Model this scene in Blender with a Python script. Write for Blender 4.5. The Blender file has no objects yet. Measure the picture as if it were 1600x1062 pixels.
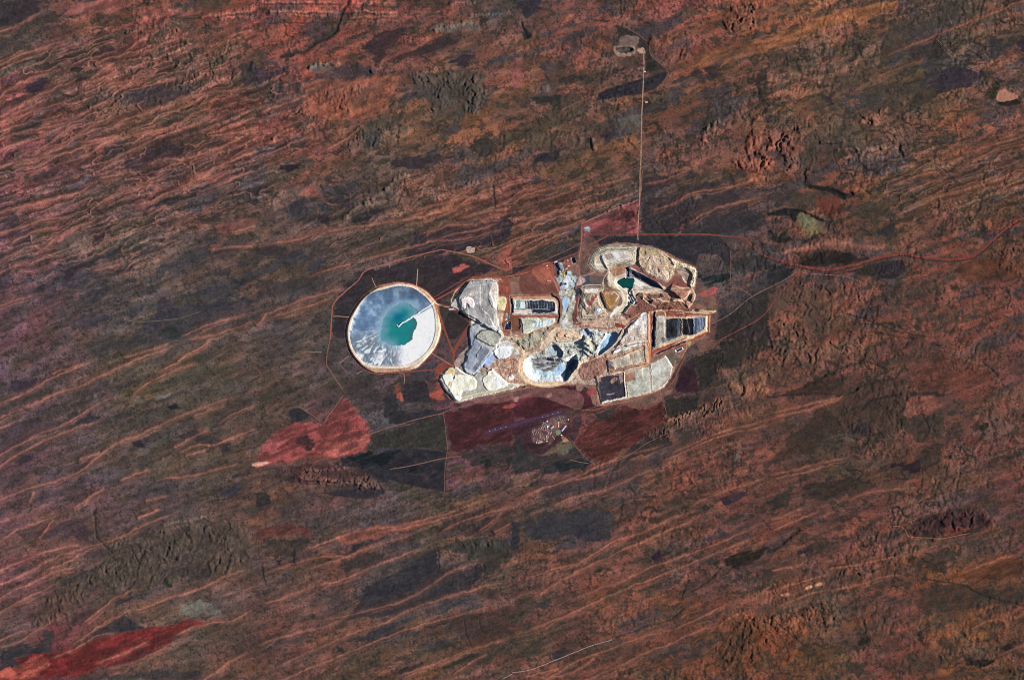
import bpy, math, numpy as np
from mathutils import Vector

# ---------------------------------------------------------------- scene, camera, light
scene = bpy.context.scene
S = 15.0                     # metres per unit of the plan (plan = 1600 x 1062 units, y down)
CAM_H = 100000.0
SUN_EL, SUN_AZ = math.radians(28.0), math.radians(4.0)   # azimuth measured from +X (east of the plan) towards +Y

cam_d = bpy.data.cameras.new("camera")
cam = bpy.data.objects.new("camera", cam_d)
scene.collection.objects.link(cam)
cam.location = (0, 0, CAM_H)
cam.rotation_euler = (0, 0, 0)
cam_d.sensor_width = 36.0
cam_d.lens = 36.0 * CAM_H / (1600 * S)
cam_d.clip_start = 1000.0
cam_d.clip_end = 400000.0
scene.camera = cam

world = bpy.data.worlds.new("World")
scene.world = world
world.use_nodes = True
wn = world.node_tree.nodes
wl = world.node_tree.links
wn.clear()
sky = wn.new("ShaderNodeTexSky")
sky.sky_type = 'NISHITA'
sky.sun_disc = False
sky.sun_elevation = SUN_EL
sky.sun_rotation = math.pi / 2 - SUN_AZ
sky.air_density = 1.0
sky.dust_density = 0.4
bg = wn.new("ShaderNodeBackground")
bg.inputs["Strength"].default_value = 0.05
wo = wn.new("ShaderNodeOutputWorld")
wl.new(sky.outputs[0], bg.inputs[0])
wl.new(bg.outputs[0], wo.inputs[0])

sun_d = bpy.data.lights.new("sun", 'SUN')
sun_d.energy = 5.0
sun_d.angle = math.radians(0.53)
sun_d.color = (1.0, 0.95, 0.88)
sun = bpy.data.objects.new("sun", sun_d)
scene.collection.objects.link(sun)
sd = Vector((math.cos(SUN_EL) * math.cos(SUN_AZ), math.cos(SUN_EL) * math.sin(SUN_AZ), math.sin(SUN_EL)))
sun.rotation_euler = sd.to_track_quat('Z', 'Y').to_euler()

vs = scene.view_settings
vs.view_transform = 'Standard'
vs.look = 'None'
vs.exposure = 0.3
vs.gamma = 1.0
vs.use_curve_mapping = False
scene.cycles.max_bounces = 2
scene.cycles.diffuse_bounces = 0
scene.cycles.use_denoising = False
scene.cycles.filter_width = 1.0
scene.cycles.sample_clamp_indirect = 1.0

# ---------------------------------------------------------------- helpers
KILL = np.array([1.00, 1.01, 1.02])      # light that flat open ground returns for albedo 1

def hx(h):
    return np.array([int(h[i:i + 2], 16) for i in (0, 2, 4)], float) / 255.0

def to_lin(c):
    c = np.clip(c, 0, 1)
    return np.where(c <= 0.04045, c / 12.92, ((c + 0.055) / 1.055) ** 2.4)

def albedo(c):
    return np.clip(to_lin(c) / KILL, 0.004, 0.86)

CR = {'A': (500, 360, 3.54), 'B': (800, 360, 3.54), 'C': (680, 420, 7.2727), 'D': (680, 520, 7.2727),
      'E': (800, 520, 5.3333), 'F': (880, 370, 6.6667), 'G': (680, 600, 3.6364), 'H': (520, 420, 5.9),
      'J': (820, 640, 20.0), 'K': (850, 395, 17.7), 'L': (820, 520, 13.28), 'M': (880, 480, 13.28),
      'N': (1010, 480, 13.28), 'O': (785, 455, 14.16), 'Q': (880, 430, 13.28), 'U': (950, 410, 11.43), 'Z': (0, 0, 1.0)}
for i in range(4):
    for j in range(4):
        CR['%d%d' % (i, j)] = (400 * i, 265 * j, 4.0)

def P(crop, s):
    ox, oy, k = CR[crop]
    return np.array([[float(v) for v in t.split(',')] for t in s.split()]) / k + np.array([ox, oy])

def smooth(pts, closed=False, n=5):
    """Catmull-Rom through the points"""
    p = np.asarray(pts, float)
    m = len(p)
    if m < 3:
        return p
    out = []
    rng = range(m) if closed else range(m - 1)
    for i in rng:
        if closed:
            a, b, c, d = p[i - 1], p[i], p[(i + 1) % m], p[(i + 2) % m]
        else:
            a, b, c, d = p[max(i - 1, 0)], p[i], p[i + 1], p[min(i + 2, m - 1)]
        for t in np.arange(n) / n:
            out.append(0.5 * (2 * b + (c - a) * t + (2 * a - 5 * b + 4 * c - d) * t * t + (3 * b - a - 3 * c + d) * t ** 3))
    if not closed:
        out.append(p[-1])
    return np.array(out)

_rs = np.random.RandomState(7)
_TAB = _rs.rand(256, 256).astype(np.float32)

def vnoise(x, y, seed=0):
    x = x + seed * 37.17
    y = y + seed * 91.31
    xi = np.floor(x).astype(np.int32)
    yi = np.floor(y).astype(np.int32)
    fx = (x - xi).astype(np.float32)
    fy = (y - yi).astype(np.float32)
    fx = fx * fx * fx * (fx * (fx * 6 - 15) + 10)
    fy = fy * fy * fy * (fy * (fy * 6 - 15) + 10)
    x0, x1, y0, y1 = xi & 255, (xi + 1) & 255, yi & 255, (yi + 1) & 255
    a = _TAB[y0, x0]; b = _TAB[y0, x1]; c = _TAB[y1, x0]; d = _TAB[y1, x1]
    return (a + (b - a) * fx) * (1 - fy) + (c + (d - c) * fx) * fy

def fbm(x, y, octv=4, seed=0, gain=0.5):
    s = 0; a = 1.0; t = 0
    for o in range(octv):
        s = s + a * vnoise(x * 2 ** o, y * 2 ** o, seed + o * 3)
        t += a
        a *= gain
    return s / t

def ridged(x, y, octv=3, seed=0):
    s = 0; a = 1.0; t = 0
    for o in range(octv):
        n = 1 - np.abs(2 * vnoise(x * 2 ** o, y * 2 ** o, seed + o * 5) - 1)
        s = s + a * n * n
        t += a
        a *= 0.5
    return s / t

def sst(a, b, x):
    t = np.clip((x - a) / (b - a), 0, 1)
    return t * t * (3 - 2 * t)

def sdf(poly, X, Y):
    """signed distance, positive inside"""
    p = np.asarray(poly, float)
    q = np.roll(p, -1, axis=0)
    d2 = np.full(X.shape, 1e18)
    ins = np.zeros(X.shape, bool)
    for (x0, y0), (x1, y1) in zip(p, q):
        ex, ey = x1 - x0, y1 - y0
        L = ex * ex + ey * ey
        if L < 1e-12:
            continue
        t = np.clip(((X - x0) * ex + (Y - y0) * ey) / L, 0, 1)
        dx, dy = X - x0 - t * ex, Y - y0 - t * ey
        np.minimum(d2, dx * dx + dy * dy, out=d2)
        if y0 != y1:
            c = ((y0 > Y) != (y1 > Y)) & (X < x0 + (Y - y0) * ex / ey)
            ins ^= c
    d = np.sqrt(d2)
    return np.where(ins, d, -d)

def lined(pts, X, Y):
    """distance to a polyline and position along it 0..1"""
    p = np.asarray(pts, float)
    d2 = np.full(X.shape, 1e18)
    T = np.zeros(X.shape)
    seg = np.hypot(*np.diff(p, axis=0).T)
    tot = max(seg.sum(), 1e-9)
    acc = 0
    for i in range(len(p) - 1):
        x0, y0 = p[i]
        ex, ey = p[i + 1] - p[i]
        L = ex * ex + ey * ey
        if L < 1e-12:
            continue
        t = np.clip(((X - x0) * ex + (Y - y0) * ey) / L, 0, 1)
        dx, dy = X - x0 - t * ex, Y - y0 - t * ey
        e = dx * dx + dy * dy
        m = e < d2
        d2[m] = e[m]
        T[m] = (acc + t[m] * seg[i]) / tot
        acc += seg[i]
    return np.sqrt(d2), T

def win(xs, ys, pts, m):
    p = np.asarray(pts)
    i0, i1 = np.searchsorted(xs, [p[:, 0].min() - m, p[:, 0].max() + m])
    j0, j1 = np.searchsorted(ys, [p[:, 1].min() - m, p[:, 1].max() + m])
    return slice(j0, j1), slice(i0, i1)
# ---------------------------------------------------------------- the desert: survey data
# soil and spinifex colour, one sample every 100 units
BASE = """4d4647 6a4844 7c4844 75463f 774440 7a443f 724440 684440 50464a 6a4540 744540 77463f 7a4a40 7c4e3c 62483f 60493f 684a3f
634443 5f4542 664742 66473f 6b4640 74463f 724640 664840 6c4840 6e463f 5f4642 72483d 704a3e 644840 54483f 5c4840 64463f
74454a 6c4644 62463f 664640 724640 70453f 5e4a42 6c4c3c 6a4a40 5e4840 6c483c 6c463e 6c4a40 584842 5e463e 6c483c 664640
6c444c 64464a 60484a 644845 564644 5e4a45 5c4a44 6a4a40 6c463e 66483f 54464a 604640 684438 664238 5e4439 5a443a 5e443c
64454c 58484a 584a48 544644 564644 544645 504649 5c4540 66443f 4a4244 48424a 4c4246 523f40 5e3f38 5e4035 66403a 663f38
62454e 54444c 504848 4e474a 584a46 504648 48424a 50424a 704840 705040 644a40 4a4242 5c4038 62403a 643f38 66413a 603e3a
54454f 56484a 544840 544a44 564742 56484a 504448 5a4048 5e3a44 643c40 5c3e40 54423f 603f38 5e3e38 603d38 623d38 5c3c3a
584450 54464c 504640 504644 56443f 704244 46454a 5a3f46 583c44 6a403e 5c4640 66423a 64403a 50403a 5c3e38 5f3e38 5e3c38
5c444c 5a4448 54444a 544644 5c443c 5c4442 504448 604840 60443f 4c4248 68423a 66403a 62403a 5e3e38 623c36 4e3c3c 5a3a38
64444a 5c4646 544842 584846 5a4644 5e443f 4c4448 50464a 60443f 68443c 66433a 62403c 62403a 5c3e38 623e36 60402f 5c3e38
4c4646 6c3c40 705048 5a4844 62453f 60443f 5c443c 5e443c 5a403c 5e403a 62423a 603e32 6c4030 5c4438 603c38 66422f 5c3c34
6a4044 583c3e 604444 604440 64453f 5e433c 604238 5c443c 643f38 643f34 643e34 643e30 66402f 584034 5c3a34 603f2f 54402f"""

# ground patches (burnt ground, shrubland, bare red sand, claypans): tile colour strength outline
PATCH = """00 443f45 .8 0,20 180,0 270,20 240,80 130,140 0,180
00 4c4540 .6 320,60 390,80 370,140 250,145 170,205 60,205 130,150
00 4b4a46 .6 0,230 120,240 210,300 100,330 0,370
00 5f5a50 .6 0,420 220,370 240,400 100,460 0,490
00 453a4a .8 160,540 220,490 300,490 310,530 240,560 170,580
00 5a4450 .6 0,520 120,470 180,480 60,540
00 383538 .9 440,420 520,425 500,460 440,450
00 383538 .9 480,490 550,475 545,505 470,515
00 40383f .8 600,310 720,290 720,340 640,350
00 3c3c42 .8 1490,430 1600,400 1600,500 1540,540 1500,480
00 4a444c .6 830,580 1000,520 1280,540 1160,600 1020,660 850,650
00 45423f .6 640,960 820,920 1100,860 900,930 760,980 640,1000
00 473c46 .7 780,1010 900,970 1060,900 1300,940 1040,990 860,1060 780,1060
00 493f48 .5 1250,880 1390,860 1300,920
00 2e2a35 .9 560,930 600,935 600,965 565,965
00 84504a .6 440,20 640,0 860,0 700,80 560,100 400,90
00 84504a .5 860,60 1260,60 1250,90 1000,110 860,110
10 45393f .7 640,300 760,220 880,180 960,190 900,260 760,400 740,340
10 45393e .6 1120,240 1300,200 1280,260 900,400 830,390 1060,270
10 3e3840 .7 1200,400 1300,340 1400,340 1300,420
10 504b45 .6 960,480 1130,440 1420,440 1440,660 1300,720 1100,760 1090,640 1020,560
10 44444a .8 680,850 780,790 780,910 670,950
10 45453f .6 160,350 280,340 420,280 520,180 500,160 420,240 300,300
10 43394a .6 0,430 120,430 230,400 200,440 60,510 0,520
10 4a4540 .8 1330,920 1450,850 1500,920 1460,960 1390,970
10 443c45 .7 840,1020 960,980 1290,980 1200,1010 1000,1060 840,1040
10 3c3440 .8 160,1030 260,1040 280,1060 160,1060
10 5c5650 .7 1080,180 1250,140 1380,150 1390,200 1250,210
10 585450 .7 330,410 440,390 540,400 480,460 380,460
10 85503f .5 300,520 640,480 900,480 800,720 560,760 300,720
20 42424f .8 0,0 170,0 190,60 90,120 40,80
20 383a42 .8 60,150 90,180 130,240 80,240
20 47443f .9 650,160 790,220 860,290 860,350 970,440 830,450 830,320 770,280 660,250
20 44414a .95 540,580 680,530 960,450 970,480 910,550 800,590 600,620 530,630
20 403e3e .6 280,470 520,480 440,520 290,510
20 3f4240 .7 140,610 320,590 300,650 140,650
20 45434a .7 850,690 940,670 980,690 900,720
20 434048 .8 130,990 330,930 270,1010 140,1020
20 4f4440 .8 1210,430 1330,415 1240,510 1220,500
20 4a403c .8 1130,455 1170,440 1180,470
20 4b4447 .7 480,110 560,110 600,130 500,140
20 4b4543 .6 530,330 640,300 620,370
20 565048 .5 400,770 620,740 640,830 420,830
20 585450 .6 640,740 810,720 790,840 640,820
20 4a424e .6 550,830 650,800 620,900 580,880
20 44443f .6 1540,440 1600,430 1600,650 1560,660 1530,560
20 4a4840 .5 1200,700 1380,650 1370,720 1250,760 1200,860 1160,850
20 8a5648 .6 310,110 380,85 400,130 480,130 540,90 520,130 320,140
20 7a5038 .6 1000,400 1200,330 1600,230 1600,330 1350,380 1100,430
20 784848 .5 0,330 60,380 80,480 40,560 0,540
30 504a44 .6 830,110 1000,60 1120,0 1250,0 1180,100 1100,180 900,220 690,340 690,200
30 47413f .7 870,300 1060,250 1140,360 900,385
30 413a48 .7 1000,540 1130,430 1240,430 1350,470 1330,510 1200,560 1080,590
30 4d453f .7 520,350 570,190 600,280 550,390 480,390
30 504840 .5 0,350 180,320 190,420 60,460 0,450
30 4a4740 .5 600,560 800,520 1100,560 900,720 760,740 560,640
30 7e5238 .6 0,230 250,140 500,60 800,0 820,40 600,120 350,180 150,260 0,330
30 3f3a2c .8 1380,590 1440,510 1470,505 1430,600 1420,640 1380,620
30 32332f .9 1440,630 1560,620 1580,650 1500,670 1430,650
30 a87464 .97 1430,600 1445,575 1475,560 1510,578 1555,600 1560,612 1500,632 1440,636
30 443f44 .8 1370,220 1460,260 1420,290 1380,270
30 423a4c .8 1540,270 1600,260 1600,330 1540,310
30 413640 .7 350,600 410,580 410,660 370,650
30 74483a .5 1120,760 1280,700 1330,740 1240,820 1120,820
30 8a6a5c .9 310,512 330,508 325,525 308,522
01 43404a .6 30,300 120,250 110,350 20,380
01 44413f .7 1230,280 1400,280 1340,340 1230,330
01 3a3a42 .8 1560,190 1600,160 1600,270
01 413d45 .7 1330,510 1600,480 1600,500 1340,540
01 433f43 .6 1340,620 1460,610 1440,670 1350,660
01 403a48 .7 1470,700 1540,700 1530,730 1480,730
01 41404a .6 1480,580 1600,590 1500,620
01 4a4350 .7 1010,760 1080,830 1130,870 1100,930 960,950
01 474550 .6 1100,870 1260,840 1600,820 1540,900 1240,980 1160,1060 820,1060 900,970 960,940
01 3b4242 .7 990,1010 1100,970 1130,1040 1000,1060
01 45384a .6 400,640 600,600 560,630 450,650 440,710 400,690
01 6a5f5c .6 150,400 260,410 200,450
01 655850 .6 360,450 480,390 570,390 580,450 420,530 360,490
01 443645 .7 590,420 700,360 620,470 590,460
01 7a4a45 .5 1280,30 1440,10 1440,60 1300,90
01 744845 .5 1340,340 1600,280 1600,340 1380,400
11 47404a .5 0,490 100,480 290,500 240,570 120,560 0,530
11 45404c .8 980,390 1240,350 1600,290 1590,420 1300,500 960,550 960,480
11 484048 .8 640,640 1150,520 1340,560 1500,620 1340,670 1130,770 1050,740 900,700 760,720 600,800 500,830 560,750
11 454048 .8 500,830 620,720 740,740 620,840 570,980 550,1060 480,1060 480,920
11 47444a .5 0,700 180,690 360,650 480,700 300,740 150,780 0,790
11 45404a .6 500,180 640,190 740,110 600,230 540,250
11 3d3c45 .8 600,300 760,240 830,240 700,320 620,330
11 3c3842 .8 390,290 470,290 470,360 400,330
11 47444c .6 220,190 300,200 340,260 240,290 210,250
11 3e4240 .7 40,140 150,130 120,170 50,180
11 4a4344 .85 1175,935 1200,890 1230,880 1340,960 1240,1060 1180,1060
11 784a42 .6 260,120 360,90 400,150 480,230 360,190 280,160
11 75463e .8 1515,490 1600,455 1600,620 1555,630 1510,600
11 8a4a44 .8 1230,620 1290,585 1330,595 1270,640 1250,660
11 463f46 .8 1080,780 1340,690 1330,680 1200,790 1140,840
21 47424a .7 800,60 1100,0 1140,40 900,140 800,170
21 48444a .8 805,200 1000,150 1140,100 1300,80 1500,250 1600,290 1600,340 1400,400 1340,410 805,400
21 433a42 .9 460,415 570,412 460,480
21 45424a .85 460,480 600,420 800,412 1150,412 1300,420 1370,500 1360,600 1280,530 1170,530 1150,600 1000,530 900,480 800,470 530,470
21 47424a .9 0,610 200,575 430,470 420,520 230,580 0,650
21 4c403e .9 0,680 160,640 250,700 270,770 0,780
21 4a4646 .7 1380,560 1600,520 1600,620 1400,640 1370,600
21 2f3c3c .8 1150,650 1370,650 1360,700 1160,690
21 484242 .8 1240,960 1500,790 1600,760 1600,1060 1240,1060
21 764446 .85 445,340 785,200 785,400 460,405
21 4e3638 .7 690,270 760,250 780,290 740,330 690,310
21 553a3a .6 640,300 700,290 720,330 640,320
21 8a4444 .7 1150,760 1270,715 1290,790 1200,800
21 74584c .7 1130,180 1190,170 1190,190 1140,195
21 8a4a40 .7 1030,350 1060,340 1062,390 1035,395
31 2e3236 .85 100,240 200,250 310,290 380,330 330,320 200,270 170,340 130,290 0,290 0,270
31 6a6048 .8 180,280 260,280 360,350 330,390 240,390 170,330
31 5c6050 .6 200,290 260,300 270,340 220,340
31 302e32 .85 230,90 360,110 510,155 470,190 380,140 260,120
31 363a38 .8 0,400 100,400 150,440 60,460 0,450
31 33363a .8 210,450 330,430 300,470 220,470
31 35302f .75 160,520 380,510 620,550 480,600 340,610 230,600
31 433d44 .85 480,640 720,570 850,560 860,640 800,680 690,680 640,660
31 403c44 .7 670,390 760,320 770,260 790,380 740,400
31 433d4a .7 470,250 530,220 520,260
31 48434a .7 1300,390 1350,360 1390,420 1350,440
31 3d3e42 .8 0,580 180,620 100,690 0,730
31 4c4636 .7 560,620 700,600 660,640 560,660
31 744038 .6 290,170 440,150 470,260 380,310
31 74493c .45 200,480 400,400 560,440 700,450 760,480 500,520 300,510 20,540
31 6c4434 .5 1150,620 1300,560 1600,580 1500,700 1280,720
02 47474c .6 560,20 700,0 1060,0 1000,30 840,60 700,90 580,95
02 40384c .6 80,260 220,240 230,280 120,330 80,310
02 3d4248 .8 440,550 540,480 620,480 560,520 460,560
02 373040 .9 1040,420 1100,400 1130,430 1070,440
02 3d3a45 .9 820,640 880,630 920,680 830,670
02 434249 .8 1090,610 1250,570 1390,630 1380,660 1300,660
02 424048 .8 1380,660 1440,650 1430,710 1390,700
02 41454a .8 1330,540 1440,460 1420,490 1400,540
02 464450 .8 1380,950 1480,890 1530,920 1450,980 1380,970
02 413f4a .8 1460,830 1530,840 1460,860
02 6d6e68 .7 960,372 1080,325 1085,345 980,380
02 3f3648 .8 100,770 180,710 200,740 140,800
02 4e4650 .5 0,560 140,520 440,490 300,590 0,700
02 5a5a52 .5 830,370 920,380 920,410 840,410
02 6a4c46 .6 110,150 200,120 200,170 140,180
12 45434a .9 210,440 270,420 350,470 220,540
12 434249 .8 800,380 890,350 870,410 930,460 1150,440 1240,400 1100,500 880,540 790,500
12 46424a .8 930,280 1080,270 1100,390 920,400
12 403f4a .85 530,740 700,740 820,690 930,680 1190,700 1200,720 1190,760 1180,950 900,900 830,870 800,960 700,1000 520,980 400,960 820,900 700,870 640,800 540,790
12 26303a .8 560,730 800,700 900,690 820,760 680,800
12 4c4a46 .8 720,600 840,560 1170,460 1190,690 940,680 830,680 700,690
12 50464a .5 640,220 740,240 760,330 880,350 860,380 680,380 560,330
12 434246 .6 1260,700 1480,670 1600,640 1600,760 1350,790
12 303a35 .7 1420,720 1470,740 1460,800 1410,770
12 3a3e42 .7 0,980 60,970 90,1040 0,1060
12 4f3c40 .6 200,800 440,780 700,830 640,860 300,900 200,900
12 2d303a .8 950,800 1020,790 1010,830 960,830
12 78403f .83 0,740 140,560 250,510 430,520 545,365 600,400 700,560 710,600 690,700 560,730 300,740 180,770 0,810
12 80484a .6 20,680 120,560 160,640 100,720
12 8c504a .7 360,690 700,600 690,690 500,730
12 4a3a3c .7 240,620 300,600 370,640 340,690 260,650
12 c49484 .95 -28,775 20,765 90,770 60,785 0,800 -25,795
12 5e363a .85 1180,450 1560,350 1600,340 1600,640 1480,650 1300,700 1220,690 1190,560
12 8a4a40 .8 875,300 905,290 915,300 910,395 880,360
12 824438 .7 1090,330 1150,260 1160,330 1190,370 1100,370
22 582f3a .75 0,300 300,300 420,280 540,410 460,440 320,440 120,500 0,480
22 4c2c3c .7 0,520 250,460 330,440 180,520 0,600
22 4e323e .6 0,560 170,520 420,560 380,660 200,720 0,690
22 643a38 .85 380,660 460,560 520,500 720,410 940,380 960,530 850,590 580,770 480,750 410,690
22 45423f .8 950,380 1160,340 1180,430 1060,480 960,520
22 45423f .8 1140,110 1300,60 1320,0 1600,0 1600,80 1300,200 1280,260 1180,330 1150,240
22 4c323e .75 940,330 1040,200 1140,110 1160,330
22 38283c .5 960,310 1060,220 1120,200 1100,290 1000,330
22 47474b .75 0,620 70,620 80,700 200,720 380,650 480,760 400,820 250,840 0,830
22 2f3a42 .75 250,760 480,750 480,790 300,830
22 443f42 .75 820,610 960,550 1000,650 700,760 600,780 700,720
22 4a454e .5 100,900 300,880 450,820 900,740 900,800 700,870 400,960 200,990
22 50444e .7 380,480 440,460 430,560 360,640 380,560
22 4f4846 .8 500,460 640,450 620,500 540,510
22 62604c .6 250,650 330,630 390,660 320,720 200,720
22 43374a .7 1300,1000 1380,940 1460,970 1340,1040
22 5a5650 .7 1370,770 1420,700 1430,770
22 743c44 .5 0,340 100,340 180,370 130,420 0,400
22 6c5648 .6 0,850 130,830 150,880 60,940 0,930
32 37393c .8 0,0 130,20 140,80 80,120 0,60
32 443a34 .5 200,290 380,200 500,230 440,330 250,350 100,340
32 483d37 .55 320,420 580,260 860,240 860,540 760,600 560,620 440,560 300,700 60,760 0,780
32 3d3740 .7 500,540 620,520 650,560 580,600 480,570
32 47423c .6 800,500 1100,480 1100,620 940,650 880,580
32 372c36 .8 740,770 950,760 940,830 840,820
32 45403a .6 950,680 1080,660 1060,790 960,830
32 3f3a37 .6 210,900 500,880 640,860 620,920 450,980 220,1010
32 45423f .7 30,980 140,950 120,1060 0,1060
32 3d3c3c .7 1430,740 1600,690 1600,740 1520,760
32 302b38 .8 1520,480 1600,470 1600,500
32 3c352f .8 1330,510 1370,510 1350,620 1320,650
32 74483e .5 880,330 1050,360 1100,420 960,470 880,460
32 70463a .5 1220,600 1330,600 1320,680 1230,670
32 6c443a .5 880,160 1100,90 1300,150 1400,220 1200,330 900,300
03 7c3436 .93 0,1060 0,1010 120,990 90,930 160,915 330,900 460,860 600,810 760,770 950,740 1200,700 1280,710 1100,790 1070,830 960,900 760,960 600,990 480,1040 300,1060
03 8c4a40 .8 0,1060 0,1010 200,940 300,930 320,1000 200,1060
03 4f2f38 .7 640,1000 830,900 1060,850 860,960 700,990
03 44434a .95 560,780 660,730 780,655 860,720 920,745 760,765 600,805
03 414048 .8 0,870 120,830 330,880 160,910 90,930 100,980 0,1000
03 464848 .7 210,860 290,740 350,760 340,890
03 666a62 .6 1130,600 1240,560 1340,600 1380,650 1200,680 1150,660
03 45474a .7 380,440 580,360 620,400 500,440 350,470
03 413f45 .7 1130,380 1240,350 1360,390 1260,440 1140,430
03 3b3d3f .8 880,160 960,150 980,180 900,180
03 2f3f3a .8 1030,440 1070,430 1070,480 1040,480
03 3c3c44 .8 740,570 830,520 840,550 720,630
03 4c4050 .5 200,130 500,60 590,160 400,200 330,180
03 46484a .6 540,1060 700,1030 1270,1000 1240,1060
03 564c44 .45 220,620 420,460 640,340 640,230 900,150 1100,130 1550,70 1560,370 1300,420 1000,470 820,510 560,470 480,620 380,700 200,740
13 47424a .5 1170,40 1300,0 1600,0 1600,170 1480,160 1130,180
13 45444c .8 560,700 640,600 700,480 860,400 1080,260 1140,240 1150,380 1300,370 1410,330 1430,420 1330,500 1060,570 860,660 720,680
13 504f4c .7 1140,240 1260,190 1580,190 1600,280 1520,380 1430,440 1420,340 1300,270
13 45424a .8 500,290 640,220 740,180 800,150 860,150 790,200 600,270
13 3f3f48 .8 680,200 740,155 840,150 800,180 720,210
13 4a4745 .7 520,310 700,270 800,280 740,340 600,380 560,400
13 47464e .8 620,820 860,700 870,750 700,830
13 3f434a .8 510,880 600,860 560,900
13 3f3f42 .8 860,1050 900,990 1060,930 1070,950 980,1010
13 41403c .7 1120,1010 1180,970 1380,900 1390,920 1200,1000
13 44423c .6 1340,960 1450,890 1480,960 1380,970
13 33303a .8 130,310 160,310 155,345 125,340
13 363440 .8 225,280 255,280 250,340 225,340
13 3a3540 .8 430,290 480,285 470,315 430,315
13 4a4644 .6 50,180 330,190 330,260 200,290 60,290
13 74423c .6 0,120 200,100 350,120 340,170 150,170 0,190
13 5c4640 .5 1240,680 1400,660 1550,600 1600,640 1560,780 1340,850 1240,740
13 7a463c .6 490,180 700,110 900,90 1080,60 1070,110 860,150 700,190 560,210
23 47464d .8 40,100 100,60 340,0 600,0 640,60 600,190 500,170 380,150 200,200 130,160
23 403f4a .8 360,150 480,100 590,180 540,210 420,175
23 3d3d47 .8 0,100 60,100 50,230 0,290
23 3a2c42 .85 870,300 930,250 940,320 890,330
23 474a4a .7 180,590 240,570 240,620 190,620
23 403f48 .8 250,900 330,850 360,890 280,940
23 3a3c3a .8 520,400 560,380 580,410
23 322f2a .75 1320,300 1420,280 1600,240 1540,330 1400,380 1330,340
23 40403a .8 1200,330 1300,310 1280,360 1210,350
23 433f48 .7 1200,190 1350,160 1260,210
23 454743 .7 40,760 140,700 130,750 60,770
23 5a4432 .5 1300,680 1500,690 1560,800 1400,900 1260,900 1380,760
33 3c3235 .62 880,130 960,60 1150,0 1300,0 1400,90 1280,140 1100,180 900,170
33 2c2630 .5 960,80 1100,20 1360,60 1380,100 1060,120
33 7c4038 .6 1100,120 1280,100 1200,160 1100,160
33 433e48 .8 180,250 290,200 270,280 190,290
33 4c463f .5 280,160 460,210 430,270 300,260
33 46403a .6 970,490 1200,460 1600,540 1600,600 1400,590 1100,640 1060,700 900,600
33 6a4534 .8 1170,420 1400,310 1560,290 1600,320 1600,430 1300,440
33 453c32 .7 980,330 1110,320 1100,400 990,390
33 403a30 .7 860,290 960,330 940,380 870,330
33 332f2e .8 1250,940 1400,925 1410,945 1340,985 1250,970
33 2c2824 .8 1460,860 1550,850 1470,885
33 3a3630 .8 560,860 600,780 640,830 600,880
33 45413a .7 400,960 640,960 560,1040
33 33302a .8 940,760 970,760 965,860 940,820
33 2c2a26 .8 1490,980 1530,1000 1510,1050
33 a07058 .9 232,485 270,470 290,485 240,505
33 a07058 .9 290,465 340,450 350,475 300,485
33 986850 .8 80,530 130,520 120,540 85,540"""

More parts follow.
